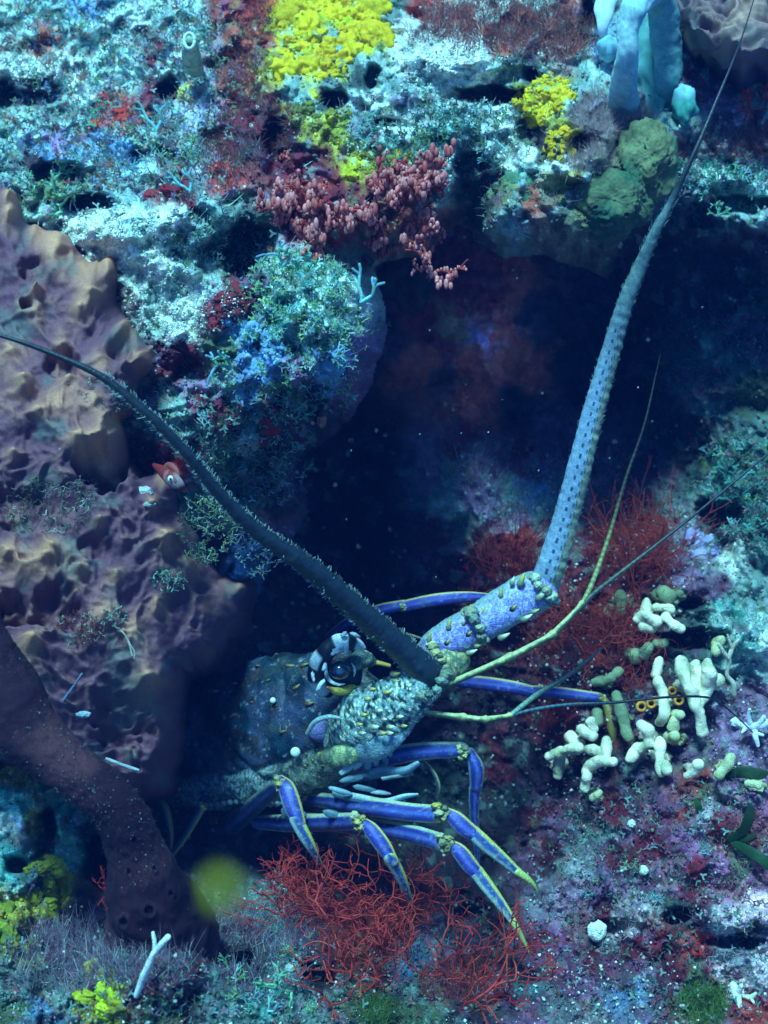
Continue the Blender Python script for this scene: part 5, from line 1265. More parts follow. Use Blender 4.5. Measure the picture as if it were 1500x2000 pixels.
# finger coral: every colony on its own, every finger a part
CORAL = dict(
    a=('leftmost white finger coral sprig with three short fingers', 0, [[(270, 1240), (281, 1170), (282, 1120)], [(220, 1130), (265, 1112), (300, 1100), (350, 1092), (400, 1085)], [(340, 1015), (360, 1040), (392, 1062)]]),
    b=('pair of white coral knobs behind the leftmost sprig', 0, [[(408, 975), (440, 990), (472, 1008)], [(466, 930), (478, 965)]]),
    c=('crooked white finger coral with a long finger pointing down', 0, [[(430, 1312), (440, 1260), (442, 1205), (480, 1178), (525, 1160), (590, 1162)], [(450, 1092), (495, 1105), (535, 1135)], [(556, 1042), (562, 1090), (550, 1135)]]),
    d=('single pale coral knob lowest on the left', 1, [[(478, 1372), (505, 1350)]]),
    e=('hook shaped white coral finger in the centre of the coral patch', 0, [[(690, 1142), (738, 1095), (795, 1065), (800, 1010), (790, 968), (756, 944)]]),
    f=('upright white coral finger right of the hook shaped one', 0, [[(872, 1225), (870, 1130), (865, 1045)], [(900, 1180), (905, 1215)]]),
    g=('stacked white coral fingers left of the tall branching coral', 0, [[(866, 925), (895, 880), (888, 815), (876, 745), (858, 690)], [(845, 650), (862, 575)]]),
    g2=('pale coral knob above the upright white finger', 1, [[(915, 1020), (955, 1020)], [(955, 885), (985, 890)], [(945, 960), (955, 920)]]),
    h=('tallest white finger coral, branching into several fingers', 0, [[(1112, 985), (1100, 890), (1070, 800), (1030, 720), (1000, 640), (988, 575)], [(1070, 790), (1085, 690), (1080, 600)], [(1095, 830), (1140, 745), (1158, 660), (1148, 590)], [(1150, 720), (1210, 682)]], 40),
    i=('short white coral stub below the tallest coral', 0, [[(1035, 1245), (1075, 1205), (1095, 1178)]]),
    j=('cream coral stub at the lower right of the patch', 1, [[(1215, 1240), (1250, 1190), (1282, 1140)]]),
    k=('flat cream coral knob at the right edge of the patch', 1, [[(1390, 1290), (1435, 1300)]]),
    l=('olive green coral finger at the top left above the red tangle', 2, [[(636, 285), (640, 230), (634, 185)], [(560, 285), (575, 265)]]),
    m=('bright white coral cone above the red tangle', 0, [[(735, 322), (785, 300), (850, 345)], [(790, 310), (792, 270), (790, 232)], [(770, 365), (820, 375)]]),
    n=('white coral knobs right of the bright white cone', 0, [[(850, 262), (925, 275)], [(900, 320), (945, 355), (985, 382)]]),
    n2=('round green coral lump behind the white knobs', 2, [[(895, 170), (915, 190)]], 52),
    o=('dull olive coral pair right of the red tangle', 2, [[(722, 560), (720, 530)], [(775, 535), (800, 490)], [(850, 470), (890, 465)]]),
    p=('grey-green coral finger lying beside the far leg tip', 2, [[(490, 700), (540, 690), (580, 672)], [(625, 640), (615, 650)]]),
    q=('cream coral knob next to the beige forked twig', 1, [[(1195, 520), (1205, 475), (1225, 450)]]),
    r=('long olive coral stem below the far leg tip', 2, [[(612, 775), (625, 830), (650, 900), (682, 1020)], [(505, 930), (495, 880)]]))
CC = [np.array((.86, .74, .52)), np.array((.58, .56, .30)), np.array((.24, .28, .15))]
for key, v in CORAL.items():
    lab, tone, fingers = v[0], v[1], v[2]; rad = v[3] if len(v) > 3 else 34
    fx, fy = fingers[0][0]; bx, by = 1000 + fx / 3, 1100 + fy / 3
    root = empty('finger_coral', PW(bx, by, floor_d(bx, by)), lab, 'coral', 'finger coral on the right of the lobster')
    for fi, f in enumerate(fingers):
        pts = []
        for q, (zx, zy) in enumerate(f):
            px, py = 1000 + zx / 3, 1100 + zy / 3
            d0 = floor_d(px, py) - .010 - .004 * q - (.006 if tone < 2 else .0)
            pts.append((px, py, d0, rad / 3 * (1.0 if 0 < q < len(f) - 1 else .92)))
        dm = min(p[2] for p in pts); pts = [(a, b, .5 * c + .5 * dm, r) for a, b, c, r in pts]
        mb = MB()
        def cf(t, th, P, tone=tone):
            c = CC[tone] * (.75 + .5 * n3(P * 260, 5))[..., None]
            return mix(c, CC[tone] * .45 * np.array((.8, 1.1, .8)), sstep(.55, .75, n3(P * 110, 6)) * .6)
        ptube(mb, pts, 12 + 8 * len(f), 18, col=cf, cap=4, disp=lambda t, th, P: 1 + (n3(P * 150, 91) - .5) * .8 + (n3(P * 420, 92) - .5) * .24)
        mb.build('finger', M_CORAL, root)
    mb = MB(); q = len(fingers[0]) // 2; zx, zy = fingers[0][q]; px, py = 1000 + zx / 3, 1100 + zy / 3
    for kx in range(3): pblob(mb, px + (kx - 1) * rad * .25, py + rad * .12 * (kx % 2), floor_d(px, py) + .001, rad * .38, rad * .30, rad * .9, lambda D, V, tone=tone: CC[tone] * .85 * (.4 + .9 * n3(V * 260, 5))[..., None], nu=20, nv=14, noise=.4, freq=2.4, seed=int(px) + kx)
    mb.build('base', M_CORAL, root)


def rings(label, spots):
    px, py = spots[0][:2]
    root = empty('ring_tunicate', PW(px, py, floor_d(px, py)), label, 'tunicate', 'orange ring tunicates among the finger coral')
    for (x, y, r) in spots:
        a = np.linspace(0, 2 * math.pi, 22); d = floor_d(x, y) - .022
        mb = MB(); tube(mb, PW(x + r * np.cos(a), y + r * .95 * np.sin(a), d), r * .36 * K * d, 8, col=lambda t, th, P: np.array((.62, .26, .03)) * (.6 + .8 * n3(P * 400, 3))[..., None], cap=0)
        mb.build('ring', M_YEL, root)
        mb = MB(); pblob(mb, x, y, d + .004, r, r, r * .5, (.05, .03, .02), nu=14, nv=8)  # solid dark disc for the shade within the ring
        mb.build('shade_disc', M_TUBE, root)


rings('pair of orange rimmed rings left of the stacked white coral', [(1253, 1380, 8.5), (1272, 1374, 8)])
rings('pair of orange rimmed rings between the stacked and the tallest coral', [(1313, 1349, 7), (1326, 1368, 8)])


def twig(name, label, cat, branches, col, mat=None, ns=12, flat=1.0, noise=.4, part='branch'):
    root = empty(name, PW(*branches[0][0][:3]), label, cat)
    for b in branches:
        mb = MB(); ptube(mb, b, 8 * len(b) + 6, ns, col=lambda t, th, P: np.array(col) * (.7 + .6 * n3(P * 350, 3))[..., None], flat=flat, disp=lambda t, th, P: 1 + (n3(P * 230, 7) - .5) * noise, cap=2)
        mb.build(part, mat or M_CORAL, root)
    return root


twig('coral_twig', 'bright white forked twig sticking up at the foot of the purple rope sponge', 'coral twig', [[(266, 1945, .618, 5), (277, 1915, .612, 7.5), (290, 1885, .606, 7), (300, 1862, .603, 6.5)], [(299, 1864, .603, 6), (314, 1846, .60, 6), (328, 1830, .598, 5.5)], [(300, 1864, .603, 4.5), (302, 1842, .601, 4), (299, 1822, .60, 3)]], (.80, .80, .74))
twig('coral_twig', 'beige forked twig at the right, above the tallest finger coral', 'coral twig', [[(1434, 1356, .80, 5), (1432, 1335, .797, 5), (1420, 1318, .795, 4), (1424, 1295, .792, 4.5), (1423, 1283, .79, 4)], [(1423, 1286, .79, 4), (1412, 1272, .788, 3.5), (1403, 1258, .786, 3)], [(1423, 1285, .79, 4), (1432, 1262, .788, 4), (1442, 1250, .786, 3)], [(1430, 1266, .788, 3), (1424, 1250, .786, 3), (1421, 1240, .785, 2)]], (.56, .50, .36))
twig('coral_fragment', 'white branched coral fragment at the right edge', 'coral fragment', [[(1438, 1412, .79, 5), (1455, 1418, .785, 7), (1470, 1420, .782, 8), (1500, 1412, .78, 7), (1530, 1400, .78, 7)], [(1466, 1418, .782, 5), (1462, 1398, .78, 4), (1464, 1386, .778, 3)], [(1472, 1420, .782, 7), (1476, 1440, .78, 6), (1480, 1456, .78, 4)], [(1458, 1420, .784, 5), (1450, 1430, .782, 3)], [(1480, 1418, .78, 5), (1492, 1400, .778, 4)], [(1476, 1432, .78, 4), (1490, 1436, .778, 3)]], (.72, .72, .78))
twig('coral_fragment', 'white splinter of coral at the bottom right corner', 'coral fragment', [[(1432, 1925, .68, 8), (1440, 1945, .678, 9), (1444, 1965, .676, 5), (1448, 1978, .675, 2)], [(1440, 1940, .678, 6), (1448, 1925, .675, 4)]], (.76, .78, .70))
twig('coral_fragment', 'small cream coral splinter right of the white splinter', 'coral fragment', [[(1452, 1945, .68, 4), (1466, 1948, .678, 5), (1476, 1940, .677, 3)], [(1466, 1948, .678, 4), (1472, 1958, .676, 3)]], (.66, .64, .44))
twig('worm_tube', 'pale blue-green straight stalk at the bottom left of the red bush', 'stalk', [[(420, 1852, .725, 4), (432, 1872, .722, 4), (448, 1896, .72, 4), (460, 1908, .72, 3)]], (.22, .38, .36))
twig('worm_tube', 'pale splinter lying across the brown sponge beside the purple rope', 'stalk', [[(208, 1482, .735, 3), (240, 1494, .725, 3.2), (270, 1504, .72, 2.6)]], (.30, .36, .38))
twig('worm_tube', 'thin grey-purple stalk slanting over the brown sponge at left', 'stalk', [[(100, 1396, .735, 2.5), (130, 1360, .72, 3), (160, 1316, .715, 2)]], (.18, .18, .30))
twig('sea_rod', 'curved pale brown feathery thread on the brown sponge', 'hydroid', [[(218, 1220, .715, 2.2), (240, 1235, .71, 2), (252, 1256, .708, 2.2), (258, 1280, .706, 2)], [(252, 1256, .708, 2), (262, 1272, .705, 1.5), (262, 1286, .704, 1.2)]], (.32, .30, .24))

# white pebbles and balls
for (x, y, rx, ry, c, lab, nm) in [(1166, 1819, 19, 20, (.78, .80, .72), 'round white ball sponge on the rubble at lower right', 'ball_sponge'), (1234, 1609, 8, 8, (.70, .74, .66), 'tiny white ball on the rubble below the finger coral', 'ball_sponge'),
                                   (282, 963, 17, 14, (.44, .46, .46), 'pale grey pebble caught on the brown sponge', 'pebble'), (292, 985, 12, 6, (.34, .40, .36), 'flat grey pebble under the pale pebble on the brown sponge', 'pebble'),
                                   (1257, 1700, 9, 10, (.62, .64, .52), 'cream knob in the middle of the lower right rubble', 'ball_sponge'), (568, 1890, 11, 9, (.40, .55, .48), 'pale green shell chip left of the sprawling red stems', 'shell_chip'), (1436, 1410, 9, 9, (.74, .74, .74), 'small white knob left of the white branched fragment', 'ball_sponge'),
                                   (628, 822, 9, 14, (.46, .16, .08), 'small orange-brown sponge bud at the lower right of the boulder', 'sponge_bud'), (163, 1415 - 20, 14, 7, (.30, .38, .44), 'pale blue-grey shell chip on the dark lower part of the brown sponge', 'shell_chip')]:
    d = sd_(x, y) - .006 if x > 400 else on_sponge(x, y) - .004
    mb = MB(); pblob(mb, x, y, d, rx, ry, min(rx, ry) * .8, lambda D, V, c=c: np.array(c) * (.7 + .5 * n3(V * 300, 3))[..., None], nu=26, nv=18, noise=.22, freq=2.6, seed=int(x))
    tag(mb.build(nm, M_CORAL), lab, nm.replace('_', ' '))

# green blades at the lower right
def blades(label, lst, col):
    root = empty('green_alga', PW(*lst[0][0][:3]), label, 'alga')
    for b in lst:
        mb = MB(); ptube(mb, b, 26, 12, col=lambda t, th, P: np.array(col) * (.7 + .6 * n3(P * 200, 3))[..., None], flat=.14, cap=2)
        mb.build('blade', M_BLADE, root)


blades('large green alga blades crossing at the right edge', [[(1425, 1640, .735, 7), (1450, 1625, .728, 10), (1462, 1600, .722, 11), (1465, 1578, .72, 7)], [(1430, 1645, .735, 6), (1462, 1662, .725, 11), (1490, 1680, .72, 11), (1520, 1705, .72, 8)], [(1432, 1636, .735, 7), (1455, 1638, .73, 7), (1475, 1632, .728, 4)]], (.016, .055, .018))
blades('small dark green blade left of the large green ones', [[(1368, 1590, .768, 6), (1364, 1575, .762, 7), (1358, 1562, .76, 4)]], (.05, .16, .04))
blades('green blade under the cream coral knobs at the right edge', [[(1420, 1515, .77, 8), (1450, 1508, .762, 12), (1480, 1512, .76, 11), (1520, 1518, .76, 8)], [(1440, 1535, .765, 7), (1475, 1545, .76, 9), (1515, 1550, .758, 8)]], (.026, .060, .02))
#blades('dark green leafy patch at the bottom right', [[(1335, 1960, .69, 10), (1360, 1940, .682, 16), (1385, 1925, .68, 13)], [(1345, 1990, .685, 10), (1375, 1975, .678, 18), (1400, 1960, .678, 14)], [(1370, 2005, .68, 10), (1400, 1995, .672, 14), (1430, 1985, .672, 10)]], (.06, .13, .025))

# the tiny red fish with a white ringed eye on the brown sponge
fish = empty('fish', PW(332, 940, .735), 'tiny red fish with a white ringed eye resting above the tan sponge finger', 'fish')
mb = MB(); ptube(mb, [(300, 908, .735, 4), (315, 918, .722, 10), (332, 932, .712, 14), (348, 946, .712, 12), (358, 956, .716, 6)], 40, 20, col=lambda t, th, P: mix(np.array((.30, .03, .03)), np.array((.52, .36, .34)), sstep(.45, .65, n3(P * 330, 8)) * sstep(.3, .8, t)), flat=.75)
mb.build('body', M_ALGA, fish)
mb = MB(); pblob(mb, 333, 935, .7085, 5.5, 6.5, 3.5, (.72, .76, .74), nu=16, nv=10)
e = mb.build('eye', M_EYE, fish)
mb = MB(); pblob(mb, 333, 936, .7070, 2.6, 3.2, 2.2, (.005, .006, .01), nu=12, nv=8)
mb.build('pupil', M_EYE, e)
mb = MB(); ptube(mb, [(318, 914, .72, 2), (330, 908, .718, 6), (344, 918, .716, 5), (350, 932, .715, 2)], 16, 8, col=(.40, .08, .07), flat=.2)
mb.build('fin', M_BLADE, fish)


# ------------------------------------------------------------------ forked blue-green algae: counted ones are things
def fork_mesh(seed, lev=3, r=3.2, L=24, col=(.16, .40, .38)):
    r_ = np.random.default_rng(seed); mb = MB(); out = []
    cfg = dict(bend=.5, taper=.92, col=col, kids=2, fork=.62, short=.82, skip=.05, ns=6)
    for a in (r_.uniform(60, 120), r_.uniform(20, 70), r_.uniform(110, 160))[:2 + seed % 2]:
        grow(mb, np.zeros(3), imgdir(a, .35), L * K * .75, r * K * .75, lev, r_, cfg, out)
    V = np.concatenate(mb.V); V = V + np.outer((V @ VIEW), -VIEW) * .5
    return new_mesh('forked_alga', V, np.concatenate(mb.F4), np.concatenate(mb.F3), np.concatenate(mb.C))


FK = [fork_mesh(i, 2 + i % 2, col=[(.20, .42, .40), (.22, .44, .28), (.26, .44, .46), (.24, .40, .18)][i % 4]) for i in range(8)]


def forked(px, py, sc_, rot, k, label, group=None, off=.004, d=None):
    o = link('forked_alga', FK[k % 8], M_BLADE, None, PW(px, py, (sd_(px, py) if d is None else d) - off))
    from mathutils import Matrix
    o.rotation_euler = Matrix.Rotation(math.radians(rot), 3, Vector(-VIEW)).to_euler()
    o.scale = (sc_,) * 3
    return tag(o, label, 'alga', group)


forked(552, 520, 1.0, 5, 0, 'blue-green forked alga standing on top of the boulder', d=.72)
forked(705, 590, 1.15, -15, 2, 'blue forked alga sticking out over the dark at the right of the boulder', d=.705)
forked(305, 255, 1.25, 15, 2, 'large pale blue forked alga at the upper left left of the red tufts')
forked(370, 375, 1.0, 30, 2, 'pale forked alga above the sandy shelf, right of the dark red crust')
forked(100, 400, 1.1, -60, 1, 'green forked alga beside the tip of the brown sponge')
forked(450, 720, 1.1, 60, 0, 'green forked alga on the dark left flank of the boulder')
forked(545, 1945, .85, 0, 1, 'blue-green forked alga in the turf at the bottom left of centre')
forked(985, 290, .9, 100, 2, 'small blue forked alga under the pale ledge lip')
r_ = np.random.default_rng(77)
for (x0, y0, x1, y1, n) in [(490, 520, 700, 780, 18), (0, 20, 460, 380, 40), (380, 820, 600, 1000, 14), (430, 1860, 620, 1990, 16), (1380, 860, 1500, 1060, 18), (700, 200, 1000, 320, 12), (1340, 330, 1500, 430, 8), (1100, 1600, 1480, 1980, 6)]:
    for i in range(n):
        x = r_.uniform(x0, x1); y = r_.uniform(y0, y1)
        if poly_sd(LEDGE_POLY, np.array([x]), np.array([y]))[0] < 8 and y < 1000 and x < 1200: continue
        if poly_sd(SP_POLY, np.array([x]), np.array([y]))[0] > -10: continue
        forked(x, y, r_.uniform(.3, .62), r_.uniform(-70, 70), int(r_.integers(8)), 'small blue-green forked alga growing in the reef turf', 'small forked algae in the reef turf')


# ------------------------------------------------------------------ what nobody could count: turf, fuzz, grains
def strands(name, label, B, N, L, R, C, mat, kind='stuff', cat='turf', bend=.8, sag=None, parent=None, seed=1, rings=3):
    """Hair-like filaments, three sided, from base points B along N."""
    r = np.random.default_rng(seed); n = len(B)
    a1 = np.cross(N, r.normal(0, 1, (n, 3))); a1 /= np.linalg.norm(a1, axis=1, keepdims=True) + 1e-9
    a2 = np.cross(N, a1)
    cv = r.normal(0, bend, (n, 3))
    t = np.linspace(0, 1, rings + 1)[:rings]
    V = []
    for q in t:
        c = B + (N * q + cv * q * q * .5) * L[:, None]
        w = R * (1 - .75 * q)
        for k in range(3):
            an = k * 2.0944
            V.append(c + (a1 * math.cos(an) + a2 * math.sin(an)) * w[:, None])
    V.append(B + (N + cv * .5) * L[:, None])
    V = np.stack(V, 1); m = V.shape[1]
    F4 = []
    for i in range(rings - 1):
        for k in range(3): F4.append([i * 3 + k, i * 3 + (k + 1) % 3, i * 3 + 3 + (k + 1) % 3, i * 3 + 3 + k])
    F3 = [[(rings - 1) * 3 + k, (rings - 1) * 3 + (k + 1) % 3, m - 1] for k in range(3)]
    off = np.arange(n)[:, None, None] * m
    CC_ = np.repeat(C[:, None], m, 1)
    mb = MB(); mb.add(V.reshape(-1, 3), (np.array(F4)[None] + off).reshape(-1, 4), (np.array(F3)[None] + off).reshape(-1, 3), CC_.reshape(-1, 3))
    o = mb.build(name, mat, parent)
    if parent is None: tag(o, label, cat)
    return tag(o, kind=kind)


def pick(n, dens, seed, x0=-60, x1=1560, y0=-60, y1=2060):
    """n random points of the open reef surface with acceptance dens(px, py)."""
    r = np.random.default_rng(seed); xs, ys = [], []
    tot = 0
    while tot < n:
        x = r.uniform(x0, x1, n); y = r.uniform(y0, y1, n)
        k = r.random(n) < dens(x, y); xs.append(x[k]); ys.append(y[k]); tot += int(k.sum())
        if len(xs) > 60: break
    x = np.concatenate(xs)[:n]; y = np.concatenate(ys)[:n]
    return x, y, PW(x, y, look(x, y)), look(x, y, NG), look(x, y, TOPC)


def box(x, y, x0, y0, x1, y1, f=40): return sstep(x0 - f, x0 + f, x) * (1 - sstep(x1 - f, x1 + f, x)) * sstep(y0 - f, y0 + f, y) * (1 - sstep(y1 - f, y1 + f, y))


def ell(x, y, cx, cy, rx, ry): return 1 - sstep(.6, 1.25, np.hypot((x - cx) / rx, (y - cy) / ry) + (fb(x, y, 40, 3, 5) - .5) * .8)


def turf_d(x, y):
    d = .55 + .9 * (fb(x, y, 120, 3, 61) - .5) * 2
    d = d * np.where(ell(x, y, 890, 120, 90, 60) > .3, .25, 1) * np.where(ell(x, y, 640, 90, 130, 110) > .4, .1, 1)
    d = d * np.where((x > 790) & (x < 1280) & (y > 500) & (y < 850), .12, 1)
    return np.clip(d, .03, 1)


NT = 26000
x, y, B, Nn, Cc = pick(NT, turf_d, 201)
r_ = np.random.default_rng(202)
hue = np.array([(.26, .40, .35), (.16, .24, .12), (.44, .50, .45), (.28, .20, .19), (.32, .28, .34)])[np.minimum((n2(x / 60, y / 60, 71) * 5.2).astype(int), 4)]
strands('turf_algae', 'short teal and brown turf algae carpeting the reef rock', B, Nn * .7 + UPI * .3 + r_.normal(0, .45, (NT, 3)), r_.uniform(.0016, .0052, NT), r_.uniform(.00010, .00026, NT), (Cc * 1.05 + hue * .62 * np.where((y > 1000)[:, None], .35, np.where((x < 480) & (y < 480), 1.3, .9)[:, None])) * r_.uniform(.5, 1.4, (NT, 1)), M_TURF, seed=203)

# reddish fuzz (top), pale fuzz under the blue arch, red hair on the right
def fuzz(n, name, label, dens, lens, rad, col, seed, dirs, spread=.4, bend=.8, win=(-60, 1560, -60, 2060), tips=None):
    x, y, B, Nn, Cc = pick(n, dens, seed, *win); n = len(x); r = np.random.default_rng(seed + 1)
    C = np.array(col) * r.uniform(.5, 1.35, (n, 1))
    if tips is not None:
        k = r.random(n) < tips[1]; C[k] = np.array(tips[0]) * r.uniform(.7, 1.2, (k.sum(), 1))
    strands(name, label, B, Nn * .5 + np.asarray(dirs) + r.normal(0, spread, (n, 3)), r.uniform(*lens, n), r.uniform(*rad, n), C, M_TURF, seed=seed + 2, bend=bend)


fuzz(7000, 'red_turf', 'rusty red fuzzy alga at the top between the white patch and the pale blade', lambda x, y: np.maximum(ell(x, y, 970, 45, 170, 55), ell(x, y, 1080, 80, 80, 50)), (.003, .008), (.00012, .00026), (.30, .12, .12), 211, UPI * .3, win=(760, 1180, -40, 160), tips=((.72, .06, .05), .07))
fuzz(4200, 'red_turf', 'dark red fuzzy alga left of and below the big yellow sponge', lambda x, y: np.maximum.reduce([ell(x, y, 480, 160, 38, 80), ell(x, y, 440, 300, 60, 60), ell(x, y, 500, 30, 40, 50), ell(x, y, 540, 250, 40, 60)]), (.003, .0075), (.00012, .00026), (.28, .09, .09), 221, UPI * .3, win=(360, 600, -20, 400), tips=((.70, .06, .05), .10))
fuzz(9000, 'pale_turf', 'pinkish grey fuzzy alga at the foot of the pale blue arch', lambda x, y: np.maximum(ell(x, y, 1190, 225, 80, 45), ell(x, y, 1150, 310, 50, 30)), (.002, .0058), (.00005, .00012), (.50, .33, .33), 231, UPI * .5, win=(1080, 1300, 160, 360))
fuzz(4000, 'red_turf', 'rusty fuzz on the rock along the upper right edge', lambda x, y: np.maximum.reduce([ell(x, y, 1470, 280, 60, 60), ell(x, y, 1400, 270, 50, 40), ell(x, y, 1340, 290, 30, 40)]), (.002, .005), (.0001, .00024), (.26, .14, .15), 241, UPI * .4, win=(1290, 1540, 180, 380), tips=((.60, .05, .05), .1))
fuzz(5000, 'red_turf', 'fine red hairy alga carpeting the floor around the feathery red clumps', lambda x, y: np.maximum.reduce([ell(x, y, 1240, 1080, 110, 70), ell(x, y, 1190, 1260, 100, 60), ell(x, y, 990, 1100, 80, 60), ell(x, y, 1080, 1230, 60, 60), ell(x, y, 1090, 1395, 50, 24)]), (.003, .008), (.0001, .0002), (.38, .05, .04), 251, UPI * .5, win=(880, 1400, 980, 1450))
fuzz(4500, 'mauve_turf', 'mauve hair-like turf under the purple rope sponge at the bottom left', lambda x, y: np.maximum(ell(x, y, 200, 1870, 220, 70), ell(x, y, 500, 1850, 110, 90)), (.003, .009), (.00010, .00022), (.24, .17, .24), 261, UPI * .9, win=(-20, 640, 1760, 2040), tips=((.55, .58, .56), .10))
fuzz(3600, 'teal_turf', 'teal filament turf on the dark right wall', lambda x, y: np.maximum.reduce([ell(x, y, 1450, 960, 90, 90), ell(x, y, 1380, 700, 110, 90), ell(x, y, 1440, 1240, 80, 40)]), (.002, .007), (.0001, .00022), (.10, .26, .23), 271, UPI * .4, win=(1240, 1560, 560, 1320))
fuzz(3000, 'brown_turf', 'brown and white filament turf on the rise inside the crevice', lambda x, y: ell(x, y, 930, 960, 160, 90), (.002, .007), (.0001, .0002), (.20, .15, .17), 281, UPI * .5, win=(740, 1120, 820, 1080), tips=((.5, .55, .58), .15))

fuzz(3500, 'green_turf', 'dark green mossy turf at the bottom right', lambda x, y: np.maximum(ell(x, y, 1375, 1955, 60, 40), .7 * ell(x, y, 740, 1975, 40, 30)), (.002, .006), (.00012, .00026), (.09, .17, .03), 291, UPI * .4, win=(680, 1460, 1880, 2030))

fuzz(6000, 'red_turf', 'fine dark red hair on the mound beneath the red branching bushes', lambda x, y: np.maximum(ell(x, y, 720, 1810, 130, 90), ell(x, y, 900, 1920, 90, 50)), (.003, .008), (.0001, .0002), (.36, .045, .035), 296, UPI * .5, win=(560, 1040, 1700, 2000))

# tufts growing on the brown sponge
def tuft(name, label, px, py, d, n, rx, ry, lens, col, seed, rad=(.00010, .00020), tips=((.50, .55, .45), .2)):
    """A clump of tiny crooked branching stems."""
    r = np.random.default_rng(seed); mb = MB(); out = []
    for i in range(max(14, n // 6)):
        a = r.uniform(0, 6.28); q = math.sqrt(r.random())
        qx, qy = px + rx * q * math.cos(a), py + ry * q * math.sin(a)
        p = PW(qx, qy, on_sponge(qx, qy) - .001 if px < 360 else d - .004 * (1 - q))
        c = np.array(col) * r.uniform(.6, 1.3)
        if r.random() < tips[1]: c = np.array(tips[0]) * r.uniform(.6, 1.1)
        cfg = dict(bend=1.5, taper=.85, col=c, kids=2, fork=.85, short=.8, skip=.15, ns=4)
        grow(mb, p, RIG * math.cos(a) * q - UPI * (math.sin(a) * q - .3) - VIEW * .5 + r.normal(0, .6, 3), r.uniform(*lens) * .34, r.uniform(*rad) * 1.5, 2, r, cfg, out)
    return tag(mb.build(name, M_ALGA, None, PW(px, py, d)), label, 'alga')


tuft('tufted_alga', 'green and pink tufted alga clinging to the brown sponge at the left edge', 95, 990, .722, 900, 85, 55, (.004, .011), (.20, .19, .12), 301)
tuft('tufted_alga', 'thin dark pink wisps above the tufted alga on the brown sponge', 150, 950, .73, 160, 50, 14, (.005, .012), (.26, .18, .20), 302)
tuft('tufted_alga', 'dull red round tuft on the lower brown sponge', 160, 1225, .712, 900, 44, 34, (.003, .007), (.26, .06, .07), 303)
tuft('tufted_alga', 'pale green wiry tuft on the brown sponge near its right side', 328, 1140, .735, 240, 34, 20, (.005, .012), (.26, .36, .28), 304, rad=(.00016, .0003))
tuft('tufted_alga', 'large yellow-green wiry tuft where the brown sponge meets the boulder', 405, 1030, .745, 900, 50, 70, (.004, .012), (.26, .30, .17), 305, rad=(.00012, .00028))
tuft('tufted_alga', 'pale green tuft beside the dull red tuft on the sponge', 225, 1205, .712, 200, 24, 16, (.003, .008), (.24, .36, .30), 306, rad=(.00016, .0003))
tuft('tufted_alga', 'grey-green tuft in the middle of the brown sponge under the dark antenna', 215, 775, .735, 500, 60, 30, (.003, .009), (.20, .20, .17), 307)
tuft('tufted_alga', 'white and blue wiry tuft hanging at the edge of the dark crevice', 500, 1090, .82, 350, 40, 40, (.004, .011), (.24, .32, .42), 308)
tuft('tufted_alga', 'brownish bristly tuft jutting into the crevice under the boulder', 540, 930, .80, 700, 60, 50, (.004, .013), (.20, .17, .17), 309, rad=(.00012, .00024))
tuft('tufted_alga', 'pale wiry tuft left of the red bush beside the blurred yellow-green spot', 525, 1770, .775, 500, 50, 60, (.005, .011), (.26, .32, .38), 310)
# leafy flakes, three blades each
def flakes(name, label, n, dens, size, cols, seed, win=(-60, 1560, -60, 2060)):
    x, y, B, Nn, Cc = pick(n, dens, seed, *win); n = len(x); r = np.random.default_rng(seed + 1)
    D = Nn * .6 + UPI * .3 + r.normal(0, .5, (n, 3)); D /= np.linalg.norm(D, axis=1, keepdims=True)
    S = np.cross(D, Nn + r.normal(0, .7, (n, 3))); S /= np.linalg.norm(S, axis=1, keepdims=True) + 1e-9
    L = r.uniform(*size, n)[:, None]; w = L * .16
    top = B + D * L * .55
    l1 = top + (D * .45 + S * .5) * L; l2 = top + (D * .5 - S * .45) * L
    V = np.stack([B - S * w * .6, B + S * w * .6, top - S * w, top + S * w, l1 + S * w * .7 - D * w * .5, l1 - S * w * .7 + D * w * .5, l2 + S * w * .7 + D * w * .5, l2 - S * w * .7 - D * w * .5], 1)
    F = np.array([[0, 1, 3, 2], [3, 4, 5, 2], [3, 6, 7, 2]])
    C = np.array(cols)[r.integers(len(cols), size=n)] * r.uniform(.6, 1.25, (n, 1))
    mb = MB(); mb.add(V.reshape(-1, 3), (F[None] + np.arange(n)[:, None, None] * 8).reshape(-1, 4), None, np.repeat(C[:, None], 8, 1).reshape(-1, 3))
    tag(tag(mb.build(name, M_BLADE), label, 'alga'), kind='stuff')


GRN = [(.24, .50, .30), (.34, .54, .20), (.26, .54, .46), (.40, .52, .44), (.18, .32, .14)]
flakes('leafy_turf', 'leafy green and blue-green turf on the boulder', 2000, lambda x, y: np.maximum(ell(x, y, 590, 600, 130, 110), .6 * ell(x, y, 620, 740, 80, 60)), (.0018, .0042), GRN, 331, win=(440, 760, 480, 820))
flakes('leafy_turf', 'leafy teal turf over the pale rock at upper left', 4200, lambda x, y: np.clip(box(x, y, 0, 0, 440, 380) * (.3 + fb(x, y, 90, 3, 15)), 0, 1), (.002, .0055), [(.28, .46, .42), (.44, .54, .50), (.24, .28, .14), (.28, .36, .54), (.42, .30, .26), (.40, .16, .12)], 341, win=(-40, 480, -40, 420))
flakes('leafy_turf', 'leafy turf scattered over the lower reef', 3600, lambda x, y: np.clip(np.maximum(box(x, y, 1060, 1550, 1500, 2000), box(x, y, 0, 1800, 1000, 2000)) * fb(x, y, 80, 3, 25) * 1.3, 0, 1), (.0018, .0048), [(.14, .26, .24), (.26, .15, .22), (.20, .30, .30), (.30, .10, .11), (.12, .18, .09)], 351, win=(-40, 1540, 1500, 2040))
